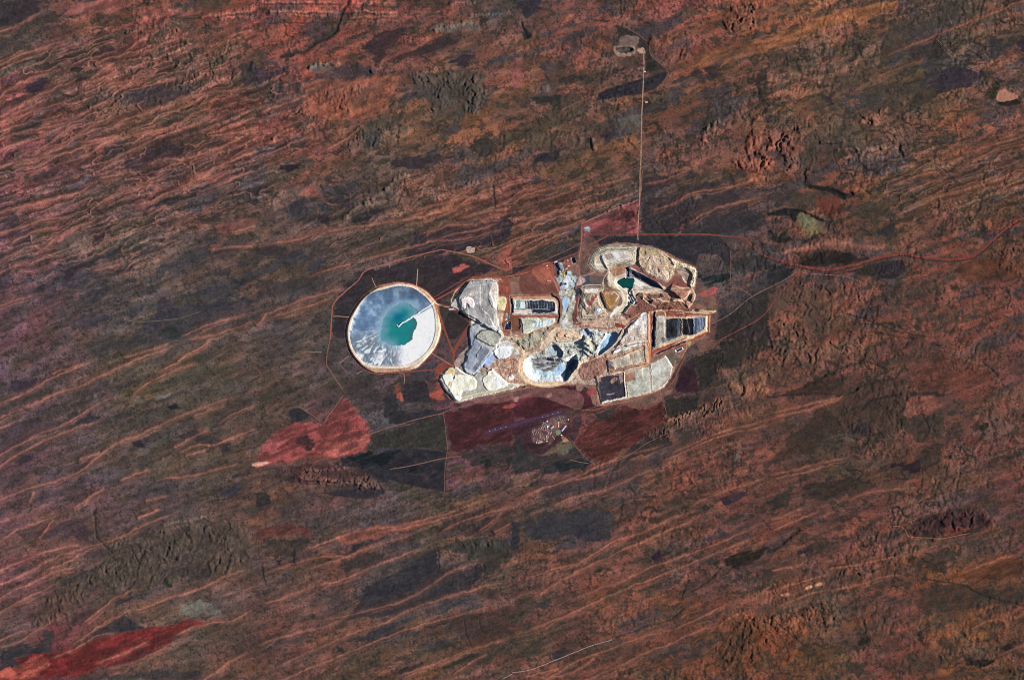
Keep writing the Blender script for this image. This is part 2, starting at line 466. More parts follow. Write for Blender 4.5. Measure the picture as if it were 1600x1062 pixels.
# sand-ridge crests: tile, then crest points
DUNE = """10 50,76 280,78 520,72
10 560,72 720,80 900,84
10 0,18 260,20 530,14
10 560,112 720,110 900,102
00 1280,110 1430,90 1600,74
00 0,605 60,560 150,515 260,470 400,425
00 0,410 130,340 250,300 370,270 480,235
00 0,200 110,150 230,90 320,55
00 0,765 120,730 240,690 400,640 480,600
00 0,870 140,830 300,800 420,760 540,700 640,640
00 0,945 100,905 220,870 330,820 470,760 560,715
00 0,1045 140,1010 280,960 400,890 520,820 640,750 820,720
00 180,960 300,900 370,840 460,800
00 300,1050 440,1010 560,960 680,880 800,850 960,820 1100,780 1250,690 1430,685
00 480,900 640,870 760,845
00 600,1055 720,990 840,930 1000,860 1180,790 1330,740
00 860,1050 1000,1000 1160,990 1330,940 1480,870 1560,835
00 1330,1050 1480,990 1600,940
00 680,820 740,775 830,735 960,690 1090,645
00 700,370 780,330 860,260 930,235
00 850,345 960,300 1090,250 1200,190
00 1380,260 1480,215 1590,180
00 1080,620 1200,600 1340,580 1600,540
00 1280,860 1440,835 1600,800
00 1400,800 1600,740
00 20,700 120,660 230,600 330,560 410,510
00 480,530 620,500 740,430
00 650,540 860,490 980,460
00 560,500 640,440 720,390
00 0,820 120,785 260,750
00 60,1060 200,1010 330,970
01 0,275 130,235 280,200 420,160 520,130 600,60 590,0
01 600,60 720,40 850,15
01 570,260 640,200 740,150 850,110 960,50 1060,10
01 0,580 100,520 200,480 265,490 340,430 440,390 560,330 700,260
01 840,240 960,190 1080,130 1200,70 1330,10
01 1330,110 1450,60 1600,0
01 0,640 140,590 260,530
01 0,390 140,360 300,310 420,295 520,280
01 60,480 110,430 240,385 380,350
01 0,850 140,800 280,760
01 1420,400 1600,345
01 1300,510 1420,490 1600,470
01 1110,1050 1260,990 1400,940 1600,890
01 1150,1060 1350,1030 1600,945
01 560,640 800,580
01 170,50 230,10 300,-20
02 0,400 110,360 240,290 300,250 420,200 560,140 660,100
02 300,220 420,180 540,150
02 0,495 150,430 300,360 450,310 560,260 700,200 850,130 1000,80 1130,20 1180,0
02 980,210 1100,150 1240,60 1330,0
02 0,560 100,520
02 800,380 880,310 980,240 1100,190 1250,150
02 0,720 120,660 250,590 400,530 520,460 640,390 800,340
02 0,800 100,730 250,640 400,580 560,530 720,490
02 0,1000 100,960 190,930 330,890 480,830 600,750 660,700 760,640 900,590 1050,510 1200,450 1400,380 1600,320
02 180,1025 220,950
02 440,1060 520,1010 660,920
02 480,750 640,710
02 730,890 850,840 940,810
02 1060,690 1200,620 1310,550
02 1100,720 1250,660 1330,670
02 900,1010 1040,980
02 1150,740 1290,690
02 1190,490 1320,440 1420,410
02 1340,540 1450,470 1600,410
02 1300,670 1450,620 1600,550
02 1000,860 1200,850 1500,770
02 760,120 900,80 1060,30
03 0,205 100,130 220,85 340,45 460,0
03 230,195 290,120 350,50
03 0,80 140,40 240,0
03 0,465 110,430 240,350 380,290 520,240 640,210 760,170 900,100 1040,50 1160,0
03 0,380 130,330 280,270 430,230 600,210
03 270,380 400,340 530,260 640,225
03 0,550 150,480 320,400 580,340
03 0,640 100,590 250,510 330,470 410,450
03 0,860 130,810 250,740 350,690 480,640
03 0,815 130,760 270,730
03 510,715 600,650 720,560 820,515
03 440,850 560,770 680,700 800,640
03 780,640 920,610 1080,550 1250,490 1400,420 1560,370
03 850,60 1000,0
03 1060,800 1200,740 1320,705 1450,690 1600,610
03 300,940 430,890 580,800 740,770
03 560,980 760,900 950,820
03 640,1000 840,950 1060,850
03 1280,1060 1440,950 1600,880
13 0,860 150,800 350,750 560,690
13 0,1035 180,960 320,890 500,820 640,760 800,710 890,655 1060,590 1250,530 1440,480 1600,450
13 180,1055 380,970 560,900 700,840 850,780 1000,730 1200,680 1400,620 1550,590
13 340,700 600,660 800,610 960,550 1100,460 1250,380 1410,330
13 50,400 200,350 330,310 500,285 560,290 740,220 860,180
13 0,600 150,560 300,500 450,460 600,410 740,350 860,310 1050,240
13 290,390 420,340 600,280 780,215 1000,150
13 260,270 450,200 640,130 860,110 1100,50 1300,0
13 680,200 740,150 860,125 1050,90 1230,40 1400,0
13 1130,160 1250,90 1400,40 1600,-20
13 1380,140 1500,60 1540,0
13 870,1050 1000,1000 1150,950 1300,890 1450,840 1600,800
13 1200,1050 1300,990 1450,890
13 1100,990 1240,930 1350,890
13 1480,150 1600,90
23 0,460 120,420 240,380 400,340 550,250 640,200 800,150 920,90 1050,40 1200,0
23 60,600 200,510 350,420 470,360 620,290 760,230 880,170 1100,80 1240,20
23 0,800 150,740 350,660 520,580 700,500 850,440 1000,385 1200,310 1350,240 1500,180 1600,140
23 340,590 500,510 680,460 820,380 960,330 1100,285 1250,230 1400,160 1600,70
23 220,1055 380,960 540,900 700,840 850,790 1000,750 1150,690 1300,610 1400,570 1500,520
23 480,1060 620,1000 800,920 1000,830 1180,750 1300,720 1420,650 1600,590
23 220,1050 420,1000 530,910
23 60,1050 300,990
33 0,75 200,0
33 0,145 150,80 330,0
33 0,390 240,340
33 0,630 150,570 350,510 520,480 700,430 850,410
33 0,520 170,460 350,410 380,370 560,340 850,280
33 1160,420 1300,360 1450,310 1550,290
33 1250,760 1350,700 1450,685 1490,720 1480,780
33 1400,920 1600,850
22 0,1010 150,950 350,880 500,810 640,750 800,700 1000,640
22 900,770 1050,710 1180,650 1300,610 1450,570 1600,530
22 960,720 1100,660 1280,590 1450,540 1600,500
22 200,1050 400,980 600,930 760,860 900,800
22 1080,1060 1250,980 1420,920 1600,860
22 100,960 300,900 500,850 650,790
32 0,470 200,420 400,375 500,340
32 0,500 250,440 480,360
32 0,850 200,800 500,730
32 0,880 250,820 450,760
32 480,1010 600,960 780,940 900,920
21 0,250 150,205 350,140 560,90 800,30
21 0,380 200,290 420,230 620,190 790,140
21 0,430 120,420 300,370 480,300
21 0,560 200,450 380,380
21 0,500 160,440 240,390
21 0,180 220,120 480,60
21 800,100 960,60 1120,0
21 830,260 1000,210 1120,150 1300,120 1560,50
21 1080,350 1250,250 1400,210 1600,170
11 0,490 180,450 350,410 480,380 640,350 850,330 1000,300 1250,240 1450,180
11 960,260 1100,230 1300,180 1450,150
11 640,570 800,530 1000,480 1150,430 1300,390 1550,330
11 0,930 150,870 300,810 450,760 560,745
11 80,930 300,860 480,790
11 0,985 70,900
11 300,680 450,630 600,590
11 1250,310 1450,260 1600,240
11 1000,410 1240,350 1560,310
11 1080,450 1300,430 1560,370
30 660,370 850,300 1020,235 1100,205 1230,150 1400,80 1600,10
30 640,490 800,430 1000,360
30 1150,980 1350,920 1600,850
30 1180,1030 1400,950 1600,900
31 860,240 1000,190 1200,130 1400,70 1600,0
31 740,110 900,50 1080,10
31 860,130 1000,90 1100,40
10 400,950 560,870 700,760
10 0,720 200,640 330,590
10 100,900 130,840 250,800"""

# rock ridges: tile, height, crest points
RIDGE = """10 2.2 40,70 520,65
10 2.4 60,95 520,90
10 2.4 560,90 900,85
10 2 0,15 540,10
10 2 570,20 880,25
10 1.8 540,135 900,130
10 3.4 1090,190 1250,150 1370,160
10 2.6 920,270 1090,225
10 3.6 330,430 440,400 540,410
10 2.5 720,450 800,425
10 2.5 990,465 1130,430
10 2 1330,100 1590,80
10 2 1200,20 1390,15
00 2 830,130 1000,100
00 2 1020,75 1220,45
00 2.4 1250,100 1600,60
00 2.2 1360,112 1600,112
00 2.4 780,210 900,180
00 2.2 1000,150 1170,150
00 2 950,330 955,380
00 2 1060,330 1075,380
11 2.2 540,310 620,240 720,190 800,120
11 2.4 800,130 880,60 950,40
11 2 1030,150 1180,100
11 3 1310,90 1390,80
20 2.4 1190,900 1220,800 1290,760
20 2 430,860 440,900
20 2.4 500,860 530,940
30 3 410,940 820,930
30 2.4 440,1000 740,990
30 2.5 320,900 490,885
12 2.6 250,880 500,880 800,930
12 2.2 300,830 560,800
01 2 420,480 540,420
03 2.2 1000,100 1300,50
22 2.2 960,520 1100,470 1250,410
31 1.0 0,530 200,500 400,470 740,490"""

# broken hill country: tile height wavelength colour strength outline
RUG = """33 3.4 8 6e3e36 .4 880,130 960,60 1150,0 1300,0 1400,90 1280,140 1100,180 900,170
10 3.2 7 66605a .35 960,480 1130,440 1420,440 1440,660 1300,720 1100,760 1090,640 1020,560
10 2.2 6 9a5e4c .25 480,480 900,470 900,700 640,720 400,640
10 2.6 6 666058 .3 640,800 960,740 960,830 700,950 540,940
10 1.6 6 8a5444 .2 0,600 560,560 600,760 200,900 0,860
00 2 6 6a5c50 .3 780,180 1200,100 1200,200 900,260
00 2.2 6 6a6058 .3 1200,340 1600,250 1600,460 1300,560 1000,580
00 1.8 6 6c564c .3 480,480 800,540 820,700 620,760 480,640
00 1.5 6 6c564c .2 840,620 1040,610 1020,680 860,690
00 1.6 6 6a5c52 .3 0,420 240,380 200,430 0,490
11 2.4 7 7a6a60 .3 540,310 700,190 800,110 950,20 960,100 800,200 620,270
11 1.8 7 6c5c56 .3 1000,160 1300,70 1480,20 1600,0 1600,140 1300,120 1100,180
11 2 4 a0705e .4 20,230 60,170 200,160 200,210 80,240
20 4.5 8 8e5848 .35 1330,60 1600,0 1600,160 1350,220
20 3.6 8 8e5848 .35 880,240 1100,200 1150,370 960,370 880,300
20 1.8 9 7c4c40 .15 80,240 640,180 640,400 300,430 80,380
20 3.4 7 9a6450 .3 1180,780 1290,750 1300,840 1240,940 1170,920
20 4.6 9 9a5a48 .5 1420,760 1560,740 1600,1060 1400,1060 1360,980 1480,880
20 2 6 8a7468 .4 120,530 240,530 230,580 130,570
30 4.6 9 9a5646 .5 0,800 200,830 240,900 140,1060 0,1060
30 5 8 9c6250 .5 530,700 740,680 720,740 640,790 530,760
30 3 7 8e5644 .3 820,640 880,620 890,780 830,800
30 2.4 6 946850 .35 160,760 460,700 440,780 380,860 120,820
30 2 6 8c5c4c .3 1020,690 1100,670 1100,710 1040,720
30 2 6 8c5c4c .3 1400,690 1580,650 1540,820 1460,790
30 2 7 5c4c44 .3 120,840 330,860 330,1060 120,1060
31 1.6 5 8a5a4a .4 0,510 380,400 760,440 760,500 400,530 100,545
31 2.4 7 8a5846 .3 40,690 640,680 720,780 560,880 300,1060 60,1060 30,860
31 2.6 6 94604e .35 980,230 1180,200 1290,290 1140,290 1000,300
31 1.4 8 7c4a3c .15 740,760 1200,660 1250,1060 500,1060 520,900
31 2.2 6 905a48 .3 1400,500 1600,440 1600,660 1500,640
31 2 6 8c5848 .3 1290,800 1500,740 1600,900 1440,900
22 3 5 9c6850 .4 960,500 1200,400 1330,350 1400,400 1120,540 1000,560
22 3.4 7 a87454 .5 1340,260 1500,220 1600,250 1600,340 1460,370 1360,330
22 2.4 7 8a5a46 .35 1270,180 1500,80 1600,60 1600,120 1300,230
22 2.4 5 80584a .3 820,590 960,540 1000,600 860,650
12 3 5 8a5c50 .4 180,810 560,780 700,830 820,930 600,920 260,900
32 2.8 7 9c6a50 .4 0,40 160,0 600,0 600,90 400,130 300,210 150,100 0,260
32 1.6 7 7c4c40 .2 620,0 1600,0 1600,260 1100,100 640,120
32 1.6 8 5c463c .2 320,420 580,260 860,240 860,540 560,620
32 1.8 8 8a5644 .25 560,640 900,600 940,720 800,760 560,740
32 1.6 8 84503e .2 1080,680 1300,780 1260,900 1100,860
03 2.6 8 64584c .3 220,620 420,460 640,340 640,230 900,150 1100,130 1550,70 1560,370 1300,420 1000,470 820,510 560,470 480,620 380,700 200,740
13 3 7 5a5852 .3 1270,190 1580,190 1590,270 1450,260 1280,230
33 2.8 9 805038 .25 0,650 200,600 440,580 520,640 460,700 330,800 200,900 100,960 0,960
33 1.8 9 74483a .2 540,560 1060,620 1000,760 960,960 600,900 560,700
33 1.6 9 7c5038 .2 1020,680 1500,640 1450,880 1100,980 960,900
33 1.8 8 7c4e3c .2 560,240 960,270 900,440 380,420
33 1.6 8 7c5440 .25 1040,240 1450,210 1300,340 1120,360
33 1.4 8 704c3a .2 0,960 600,900 940,960 900,1060 0,1060
23 3 8 805038 .3 1300,660 1500,630 1600,650 1600,1060 1380,1020 1240,930
23 1.6 7 7a5040 .2 1040,120 1280,60 1300,160 1060,220"""

# creeks and gullies: tile width points
CREEK = """10 1.1 40,86 280,88 530,84
10 1.1 545,82 720,92 900,98
10 .8 0,30 260,32 540,24
10 .8 565,40 700,44 890,46
10 .8 100,152 300,140 500,132
10 .8 560,122 720,120 900,112
00 .9 1280,120 1430,100 1600,84
00 .8 1000,118 1160,112 1260,116
00 .8 1340,100 1480,96 1600,98
23 .7 1450,690 1330,800 1210,910
23 .7 1455,700 1370,850 1270,960
23 .7 1460,710 1400,860 1310,1000
23 .7 1470,720 1430,870 1400,1010
23 .7 1480,720 1480,860 1470,990
23 .7 1500,730 1530,850 1560,930
23 .7 1420,700 1300,850 1240,930
23 .6 1440,740 1370,900 1350,990
33 .7 0,700 60,760 110,850 130,900
33 .7 60,660 130,740 190,820 240,870
33 .7 20,810 80,880 110,930
33 .7 150,650 210,700 260,780
33 .7 200,640 230,700 250,740
33 .7 270,620 320,690 370,740
33 .7 370,600 410,660 400,720
33 .7 440,590 480,640 510,660
33 .6 260,680 300,760 270,800
12 1 250,870 400,900 560,880 700,930 820,940
12 .8 260,900 450,915 650,905
12 1 500,760 560,820 640,850
10 3 575,0 535,70 505,160 470,230 400,260 300,320 160,350
10 1.5 180,130 190,220 300,200
30 1.5 310,910 480,890
30 1.5 650,910 780,885
30 1.5 410,945 440,1060
30 3 820,900 830,960 870,1000 1000,1010
30 1.5 630,820 760,830 800,870
30 1.5 120,830 260,790
30 1.2 900,900 1100,890 1240,860
31 4 225,0 230,70 270,105 380,125 470,170 520,150
31 1.2 500,900 640,950 760,1000 930,1030
31 1.2 560,960 760,970 860,1000
31 1.2 620,1010 760,1040 900,1050
31 1 1280,780 1280,860 1340,880
32 3 220,290 400,200 560,140 600,80
32 2 540,310 640,270 780,240 840,170
32 2 580,440 660,370 820,335
32 2.2 870,330 850,420 820,450
32 3 900,340 980,330 1090,350
32 1.5 490,550 560,510 520,590
32 1.5 600,660 630,590
32 2 0,350 240,340 480,350
32 1.5 1340,140 1440,230
32 1.5 560,300 500,340 420,390
32 1.2 690,400 720,440 700,520
33 1.8 960,440 1200,465 1330,530 1600,600
33 1.5 590,700 600,780
33 1.2 240,620 245,680
33 4 0,270 100,210 180,130
33 1.2 310,610 350,690
33 1.2 420,590 470,670
33 1.2 0,660 120,760 200,830 260,870
03 1.5 590,0 610,170 650,210 700,270
03 1.5 900,250 870,350 840,470 700,580
03 1.2 820,240 870,330
03 1.2 1010,200 1090,270 1100,320
03 1.2 1140,260 1120,310
13 1.4 1140,240 1150,340 1140,390
13 1.4 1430,340 1430,440
13 1.6 30,340 60,480
13 1.2 240,240 240,340
13 1.2 1060,740 1200,710 1300,660
13 1.2 1300,690 1340,850
13 1.2 1400,690 1420,760
13 1.2 1200,840 1300,880 1360,860
23 2 1060,540 1110,440
23 2 1130,520 1220,460 1290,380
23 1.5 650,810 800,750 1000,680 1080,630
20 2.5 60,150 90,230
20 2 1540,560 1550,640
20 1.2 1330,860 1360,940
11 2 1480,100 1490,180 1500,230
22 1.5 200,830 150,900 60,930"""

# where the ground is ribbed by many close-set sand ridges: strength outline
FIELD = """1.0 -60,70 130,60 300,50 440,110 500,200 440,300 330,350 250,420 -60,450
.3 -60,430 250,420 520,470 540,700 400,800 -60,1080
.28 380,800 800,720 1100,690 1660,700 1660,900 1300,900 1000,1080 100,1090
.9 640,290 1000,265 1000,330 800,430 640,350
.7 480,300 800,330 790,380 560,440 470,420
.9 1370,240 1660,180 1660,320 1400,340
.7 1000,290 1230,270 1230,360 1000,360
.25 1180,40 1660,-20 1660,120 1250,160
.45 560,720 1060,640 1080,780 600,860
.2 820,90 1200,80 1240,160 900,180"""# ---------------------------------------------------------------- terrain evaluation
def parse(txt, nhead):
    out = []
    for ln in txt.strip().split('\n'):
        f = ln.split()
        out.append((f[0], f[1:nhead], ' '.join(f[nhead:])))
    return out

BG = np.array([[hx(h) for h in r.split()] for r in BASE.split('\n')])
DIR = math.radians(21)
D_WEST, D_EAST = hx('a06a5e'), hx('8e5a48')

def base_colour(x, y):
    gx = np.clip(x / 100.0, 0, 15.999)
    gy = np.clip(y / 100.0, 0, 10.999)
    i = gx.astype(int); j = gy.astype(int)
    fx = (gx - i)[..., None]; fy = (gy - j)[..., None]
    fx = fx * fx * (3 - 2 * fx); fy = fy * fy * (3 - 2 * fy)
    return (BG[j, i] * (1 - fx) + BG[j, i + 1] * fx) * (1 - fy) + (BG[j + 1, i] * (1 - fx) + BG[j + 1, i + 1] * fx) * fy

def relief(x, y, octv, seed):
    s = 0; a = 1.0; t = 0
    for o in range(octv):
        s = s + a * (1 - np.abs(2 * vnoise(x * 2.1 ** o, y * 2.1 ** o, seed + o * 5) - 1))
        t += a
        a *= .55
    return s / t

def gully(X, Y, xs, ys, wl, seed):
    """height 0..1 of ground cut by a branching net of gullies about wl apart"""
    h = 0
    for q, (k, a) in enumerate(((1.0, .6), (.48, .4))):
        x2 = X + wl * k * .8 * (vnoise(X / (wl * k), Y / (wl * k), seed + 1) - .5)
        y2 = Y + wl * k * .8 * (vnoise(X / (wl * k), Y / (wl * k), seed + 2) - .5)
        nn = fbm((x2 * .95 + y2 * .3) / (wl * k * 1.6), (-x2 * .3 + y2 * .95) / (wl * k * 2.6), 2, seed + 7 * q, .45).astype(float)
        gy, gx = np.gradient(nn, ys, xs)
        d = np.abs(nn - .5) / (np.hypot(gx, gy) + .25 / (wl * k * 10))
        h = h + a * np.clip(d / (wl * k * .55), 0, 1) ** .7
    return h

def terrain(xs, ys):
    X, Y = np.meshgrid(xs, ys)
    u = X * math.cos(DIR) - Y * math.sin(DIR)
    v = X * math.sin(DIR) + Y * math.cos(DIR)
    wa, wb = vnoise(X / 34, Y / 34, 1) - .5, vnoise(X / 34, Y / 34, 2) - .5
    wc, wd = vnoise(X / 9, Y / 9, 3) - .5, vnoise(X / 9, Y / 9, 4) - .5
    we, wf = vnoise(X / 3.2, Y / 3.2, 5) - .5, vnoise(X / 3.2, Y / 3.2, 6) - .5
    WX = X + 5 * wa + 3.0 * wc + 1.6 * we
    WY = Y + 5 * wb + 3.0 * wd + 1.6 * wf
    C = base_colour(X + 60 * wa + 26 * wc, Y + 60 * wb + 26 * wd)
    m1 = fbm(u / 42, v / 13, 4, 11)
    m2 = fbm(X / 9, Y / 9, 4, 17, .6)
    m3 = fbm(u / 26, v / 3.4, 3, 23)
    f1 = vnoise(X / 1.7, Y / 1.7, 29)
    f2 = vnoise(X / 3.1, Y / 3.1, 31)
    m1s = sst(.40, .60, m1)
    m2s = sst(.42, .58, m2)
    lum = 1.09 + .14 * (m1s - .5) + .05 * (m2s - .5) + .10 * (m2 - .5) + .14 * (m3 - .5) + .12 * (f1 - .5) + .08 * (f2 - .5)
    C = C * lum[..., None]
    veg = sst(.50, .57, fbm(u / 46 + 3, v / 11, 4, 41))[..., None] * .62
    C = C * (1 - veg) + (C * .5 + hx('393836') * .5) * veg
    oli = sst(.52, .66, fbm(u / 70, v / 34, 4, 43))[..., None] * .5
    C = C * (1 - oli) + C * np.array([.93, 1.0, .88]) * oli
    red = sst(.50, .64, fbm(u / 60, v / 22, 4, 47))[..., None] * .6
    C = C * (1 - red) + C * np.array([1.16, 1.06, .97]) * red
    Z = 5.0 * fbm(X / 170, Y / 170, 2, 53) + .6 * m1 + .22 * m2 + .18 * m3 + .05 * f1 + .06 * f2
    # burnt and scrubby ground, charcoal to olive, fingered along the ridges
    cm = 1 - .6 * sst(950, 1150, X) * sst(480, 620, Y)
    cm = cm * (1 - .5 * sst(650, 450, X) * sst(430, 560, Y))
    cn = fbm((u + 14 * wc) / 62, (v + 8 * wd) / 19, 5, 121, .56)
    ch = (sst(.555, .575, cn) * .6 * cm)[..., None]
    cc_ = np.where((vnoise(X / 90, Y / 70, 123) > .5)[..., None], hx('3a3d46'), hx('3f3d36')) * (1 + .2 * (f1 - .5) + .2 * (m2 - .5))[..., None]
    C = C * (1 - ch) + cc_ * ch
    # close-set sand ridges
    fld = np.zeros(X.shape)
    for ln in FIELD.split('\n'):
        f = ln.split()
        p = P('Z', ' '.join(f[1:]))
        sl = win(xs, ys, p, 30)
        if X[sl].size:
            fld[sl] = np.maximum(fld[sl], float(f[0]) * sst(-25, 25, sdf(p, X[sl] + 40 * wa[sl], Y[sl] + 40 * wb[sl])))
    out = ((X < -40) | (X > 1640) | (Y < -40) | (Y > 1100))
    fld = np.maximum(fld, .5 * out)
    ribs = np.zeros(X.shape)
    ribd = np.zeros(X.shape)
    for q, (lu, lv) in enumerate(((78, 12), (60, 8.5), (110, 19))):
        nn = fbm((u + 9 * wa + 3 * wc) / lu, (v + 7 * wb + 3.4 * wd + 1.0 * wf) / lv, 2, 107 + 9 * q, .35).astype(float)
        gy, gx = np.gradient(nn, ys, xs)
        gm = np.hypot(gx, gy) + 1e-4
        sd_ = (nn - .5) / gm * np.sign(gy)
        bq = sst(.34, .56, vnoise(u / 70, v / 18, 113 + q))
        ww = .75 + .75 * vnoise(u / 14, v / 6, 117 + q)
        ribs = np.maximum(ribs, np.exp(-(sd_ / ww) ** 2) * bq * (1, .75, .9)[q])
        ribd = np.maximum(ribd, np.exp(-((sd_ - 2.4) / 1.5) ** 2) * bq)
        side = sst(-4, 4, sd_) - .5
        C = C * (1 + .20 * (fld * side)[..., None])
    ribs = ribs * fld
    ribd = ribd * fld
    # low rises and gullies everywhere, stronger in the stony east
    east = sst(500, 1150, X + 120 * wa * 2) * .7 + .3
    hp = P('Z', '180,10 420,0 820,10 830,250 700,340 560,350 430,260 250,170 150,90')
    hm = sst(-30, 40, sdf(hp, X + 50 * wa, Y + 50 * wb))
    east = np.maximum(east, .95 * hm)
    rg = sst(.46, .62, fbm(X / 70, Y / 55, 3, 57)) * east
    wq = X + 7 * wc + 8 * wa
    wr = Y + 7 * wd + 8 * wb
    rl = gully(X, Y, xs, ys, 9.0, 59)
    mp = P('Z', '500,440 560,400 700,400 890,380 1000,372 1100,400 1130,520 1080,600 1060,700 700,710 560,620 500,560')
    rg = rg * sst(10, -30, sdf(mp, X, Y))
    Z += rg * 1.55 * (rl - .5)
    kd = (rg * .45 * sst(.30, .08, rl))[..., None]
    C = C * (1 - kd) + hx('38332f') * kd
    kd = (rg * .35 * sst(.55, .9, rl))[..., None]
    gr = (sst(.48, .62, fbm(X / 45, Y / 40, 3, 68)) * .6)[..., None]
    C = C * (1 - kd) + (C * np.array([1.28, 1.2, 1.15]) * (1 - gr) + hx('7a7268') * gr) * kd  # upper ground lightened: a lit tint put into the colour
    # thin dark drainage lines and thickets along them
    vm = sst(.42, .60, fbm(X / 90, Y / 80, 2, 65)) * (.25 + .75 * east)
    for q, (lx, ly) in enumerate(((52, 34), (24, 17), (15, 12))):
        nn = fbm((X + 12 * wa + 6 * wc + 2 * we) / lx, (Y + 12 * wb + 6 * wd + 2 * wf) / ly, 2, 63 + 11 * q, .45).astype(float)
        gy, gx = np.gradient(nn, ys, xs)
        dv = np.abs(nn - .5) / (np.hypot(gx, gy) + 2e-3)
        wv_ = (.35 + 1.5 * sst(.45, .8, vnoise(X / 11, Y / 9, 66 + q)))
        on = sst(.46, .60, vnoise(X / 26, Y / 22, 69 + q))
        kd = (np.exp(-(dv / wv_) ** 2) * on * vm * (.85, .8, .7)[q])[..., None]
        C = C * (1 - kd) + hx('2b2926') * kd
        Z -= .35 * kd[..., 0]
    th = sst(.60, .66, fbm(u / 15, v / 7, 4, 64, .6)) * (.35 + .65 * east)
    kd = (th * .6)[..., None]
    C = C * (1 - kd) + hx('35332e') * kd
    # scattered shrub clumps
    sp = vnoise(X / 1.9, Y / 1.9, 61) * .55 + .45 * fbm(X / 7, Y / 7, 2, 67)
    sh = sst(.63, .67, sp)[..., None] * .5
    C = C * (1 - sh) + hx('2b2929') * sh
    fg = fbm(u / 17, v / 4.6, 3, 79)
    pk = np.zeros(X.shape)
    for tile, (col, st), pts in parse(PATCH, 3):
        p = P(tile, pts)
        sl = win(xs, ys, p, 10)
        if X[sl].size == 0:
            continue
        n = m2[sl]
        if hx(col)[0] > 1.5 * hx(col)[1]:
            d = (sdf(p, WX[sl], WY[sl]) + 8.0 * (fg[sl] - .5) + 4.0 * (n - .5)) * .6
        elif float(st) >= .84:
            d = sdf(p, .6 * X[sl] + .4 * WX[sl], .6 * Y[sl] + .4 * WY[sl]) + 2.0 * (n - .5)
        else:
            d = sdf(p, WX[sl], WY[sl]) + 11.0 * (fg[sl] - .5) + 6.0 * (n - .5)
        k = (sst(-1.0, 1.4, d) * min(1.0, float(st) * 1.15) * (.82 + .25 * sst(.36, .56, m1[sl] * .5 + fg[sl] * .5)) * np.clip(1.15 - 1.1 * np.abs(n - .5) * 2 * .5, .4, 1))[..., None]
        pc_ = hx(col)
        pc_ = pc_ * np.array([1, 1, 1]) - np.array([0, 0, max(0, pc_[2] - (pc_[0] + pc_[1]) / 2) * .15])
        if pc_.sum() < .95:
            pc_ = pc_ * (.74 if tile in ('11', '21', '22', '12', '31', '20', '13') else .80)
        if pc_[0] > 1.5 * pc_[1]:
            pc_ = pc_ * (.86 + .34 * sst(.35, .65, fg[sl] * .6 + m1[sl] * .4))[..., None]
            c = pc_ * (1 + .3 * (n - .5) + .2 * (f1[sl] - .5))[..., None]
        else:
          c = pc_ * (1.0 + .30 * (n - .5) + .22 * (f1[sl] - .5) + .14 * (f2[sl] - .5) + .22 * (m3[sl] - .5))[..., None]
        C[sl] = C[sl] * (1 - k) + c * k
        if pc_.sum() < .95:
            pk[sl] = np.maximum(pk[sl], k[..., 0])
    for tile, (amp, wl, col, st), pts in parse(RUG, 5):
        p = P(tile, pts)
        sl = win(xs, ys, p, 8)
        if X[sl].size == 0:
            continue
        wl = float(wl)
        sd = int(p[0, 0] + 3 * p[0, 1]) % 50
        d = sdf(p, WX[sl], WY[sl])
        k = sst(-6, 7, d + 20 * (fbm(X[sl] / 13, Y[sl] / 13, 3, 81) - .5))
        k = k * (.45 + .9 * sst(.35, .6, fbm(X[sl] / 16, Y[sl] / 16, 2, 71 + sd)))
        h = gully(X[sl], Y[sl], xs[sl[1]], ys[sl[0]], wl * 1.05, 70 + sd)
        Z[sl] += float(amp) * .72 * (h - .3) * k
        kk = (np.clip(k, 0, 1) * float(st) * sst(.4, .85, h))[..., None]
        C[sl] = C[sl] * (1 - kk) + hx(col) * kk
        kd = (np.clip(k, 0, 1) * .5 * sst(.28, .06, h))[..., None]
        C[sl] = C[sl] * (1 - kd) + hx('38332f') * kd
    for tile, (hh,), pts in parse(RIDGE, 2):
        p = smooth(P(tile, pts))
        sl = win(xs, ys, p, 12)
        if X[sl].size == 0:
            continue
        d, T = lined(p, WX[sl], WY[sl])
        g = vnoise(X[sl] / 2.3, Y[sl] / 6.0, 83)
        k = np.exp(-(d / (2.0 + 2.2 * g)) ** 2) * sst(0, .08, T) * sst(1, .92, T)
        Z[sl] += float(hh) * .7 * k * (.2 + .7 * vnoise(X[sl] / 2.6, Y[sl] / 9, 85) + .7 * vnoise(X[sl] / 6.1, Y[sl] / 9, 86))
        kk = (k * .5)[..., None]
        C[sl] = C[sl] * (1 - kk) + C[sl] * 1.4 * kk
    for tile, (w,), pts in parse(CREEK, 2):
        p = smooth(P(tile, pts))
        sl = win(xs, ys, p, 12)
        if X[sl].size == 0:
            continue
        d, T = lined(p, WX[sl], WY[sl])
        w = float(w)
        k = np.exp(-(d / (.75 * w * (.6 + .8 * vnoise(X[sl] / 5, Y[sl] / 5, 91)))) ** 2)
        Z[sl] -= .5 * w * k
        kk = (k * (.75 if w < 2.2 else .6))[..., None]
        C[sl] = C[sl] * (1 - kk) + hx('2c2b2a') * kk
    crest = np.zeros(X.shape)
    flank = np.zeros(X.shape)
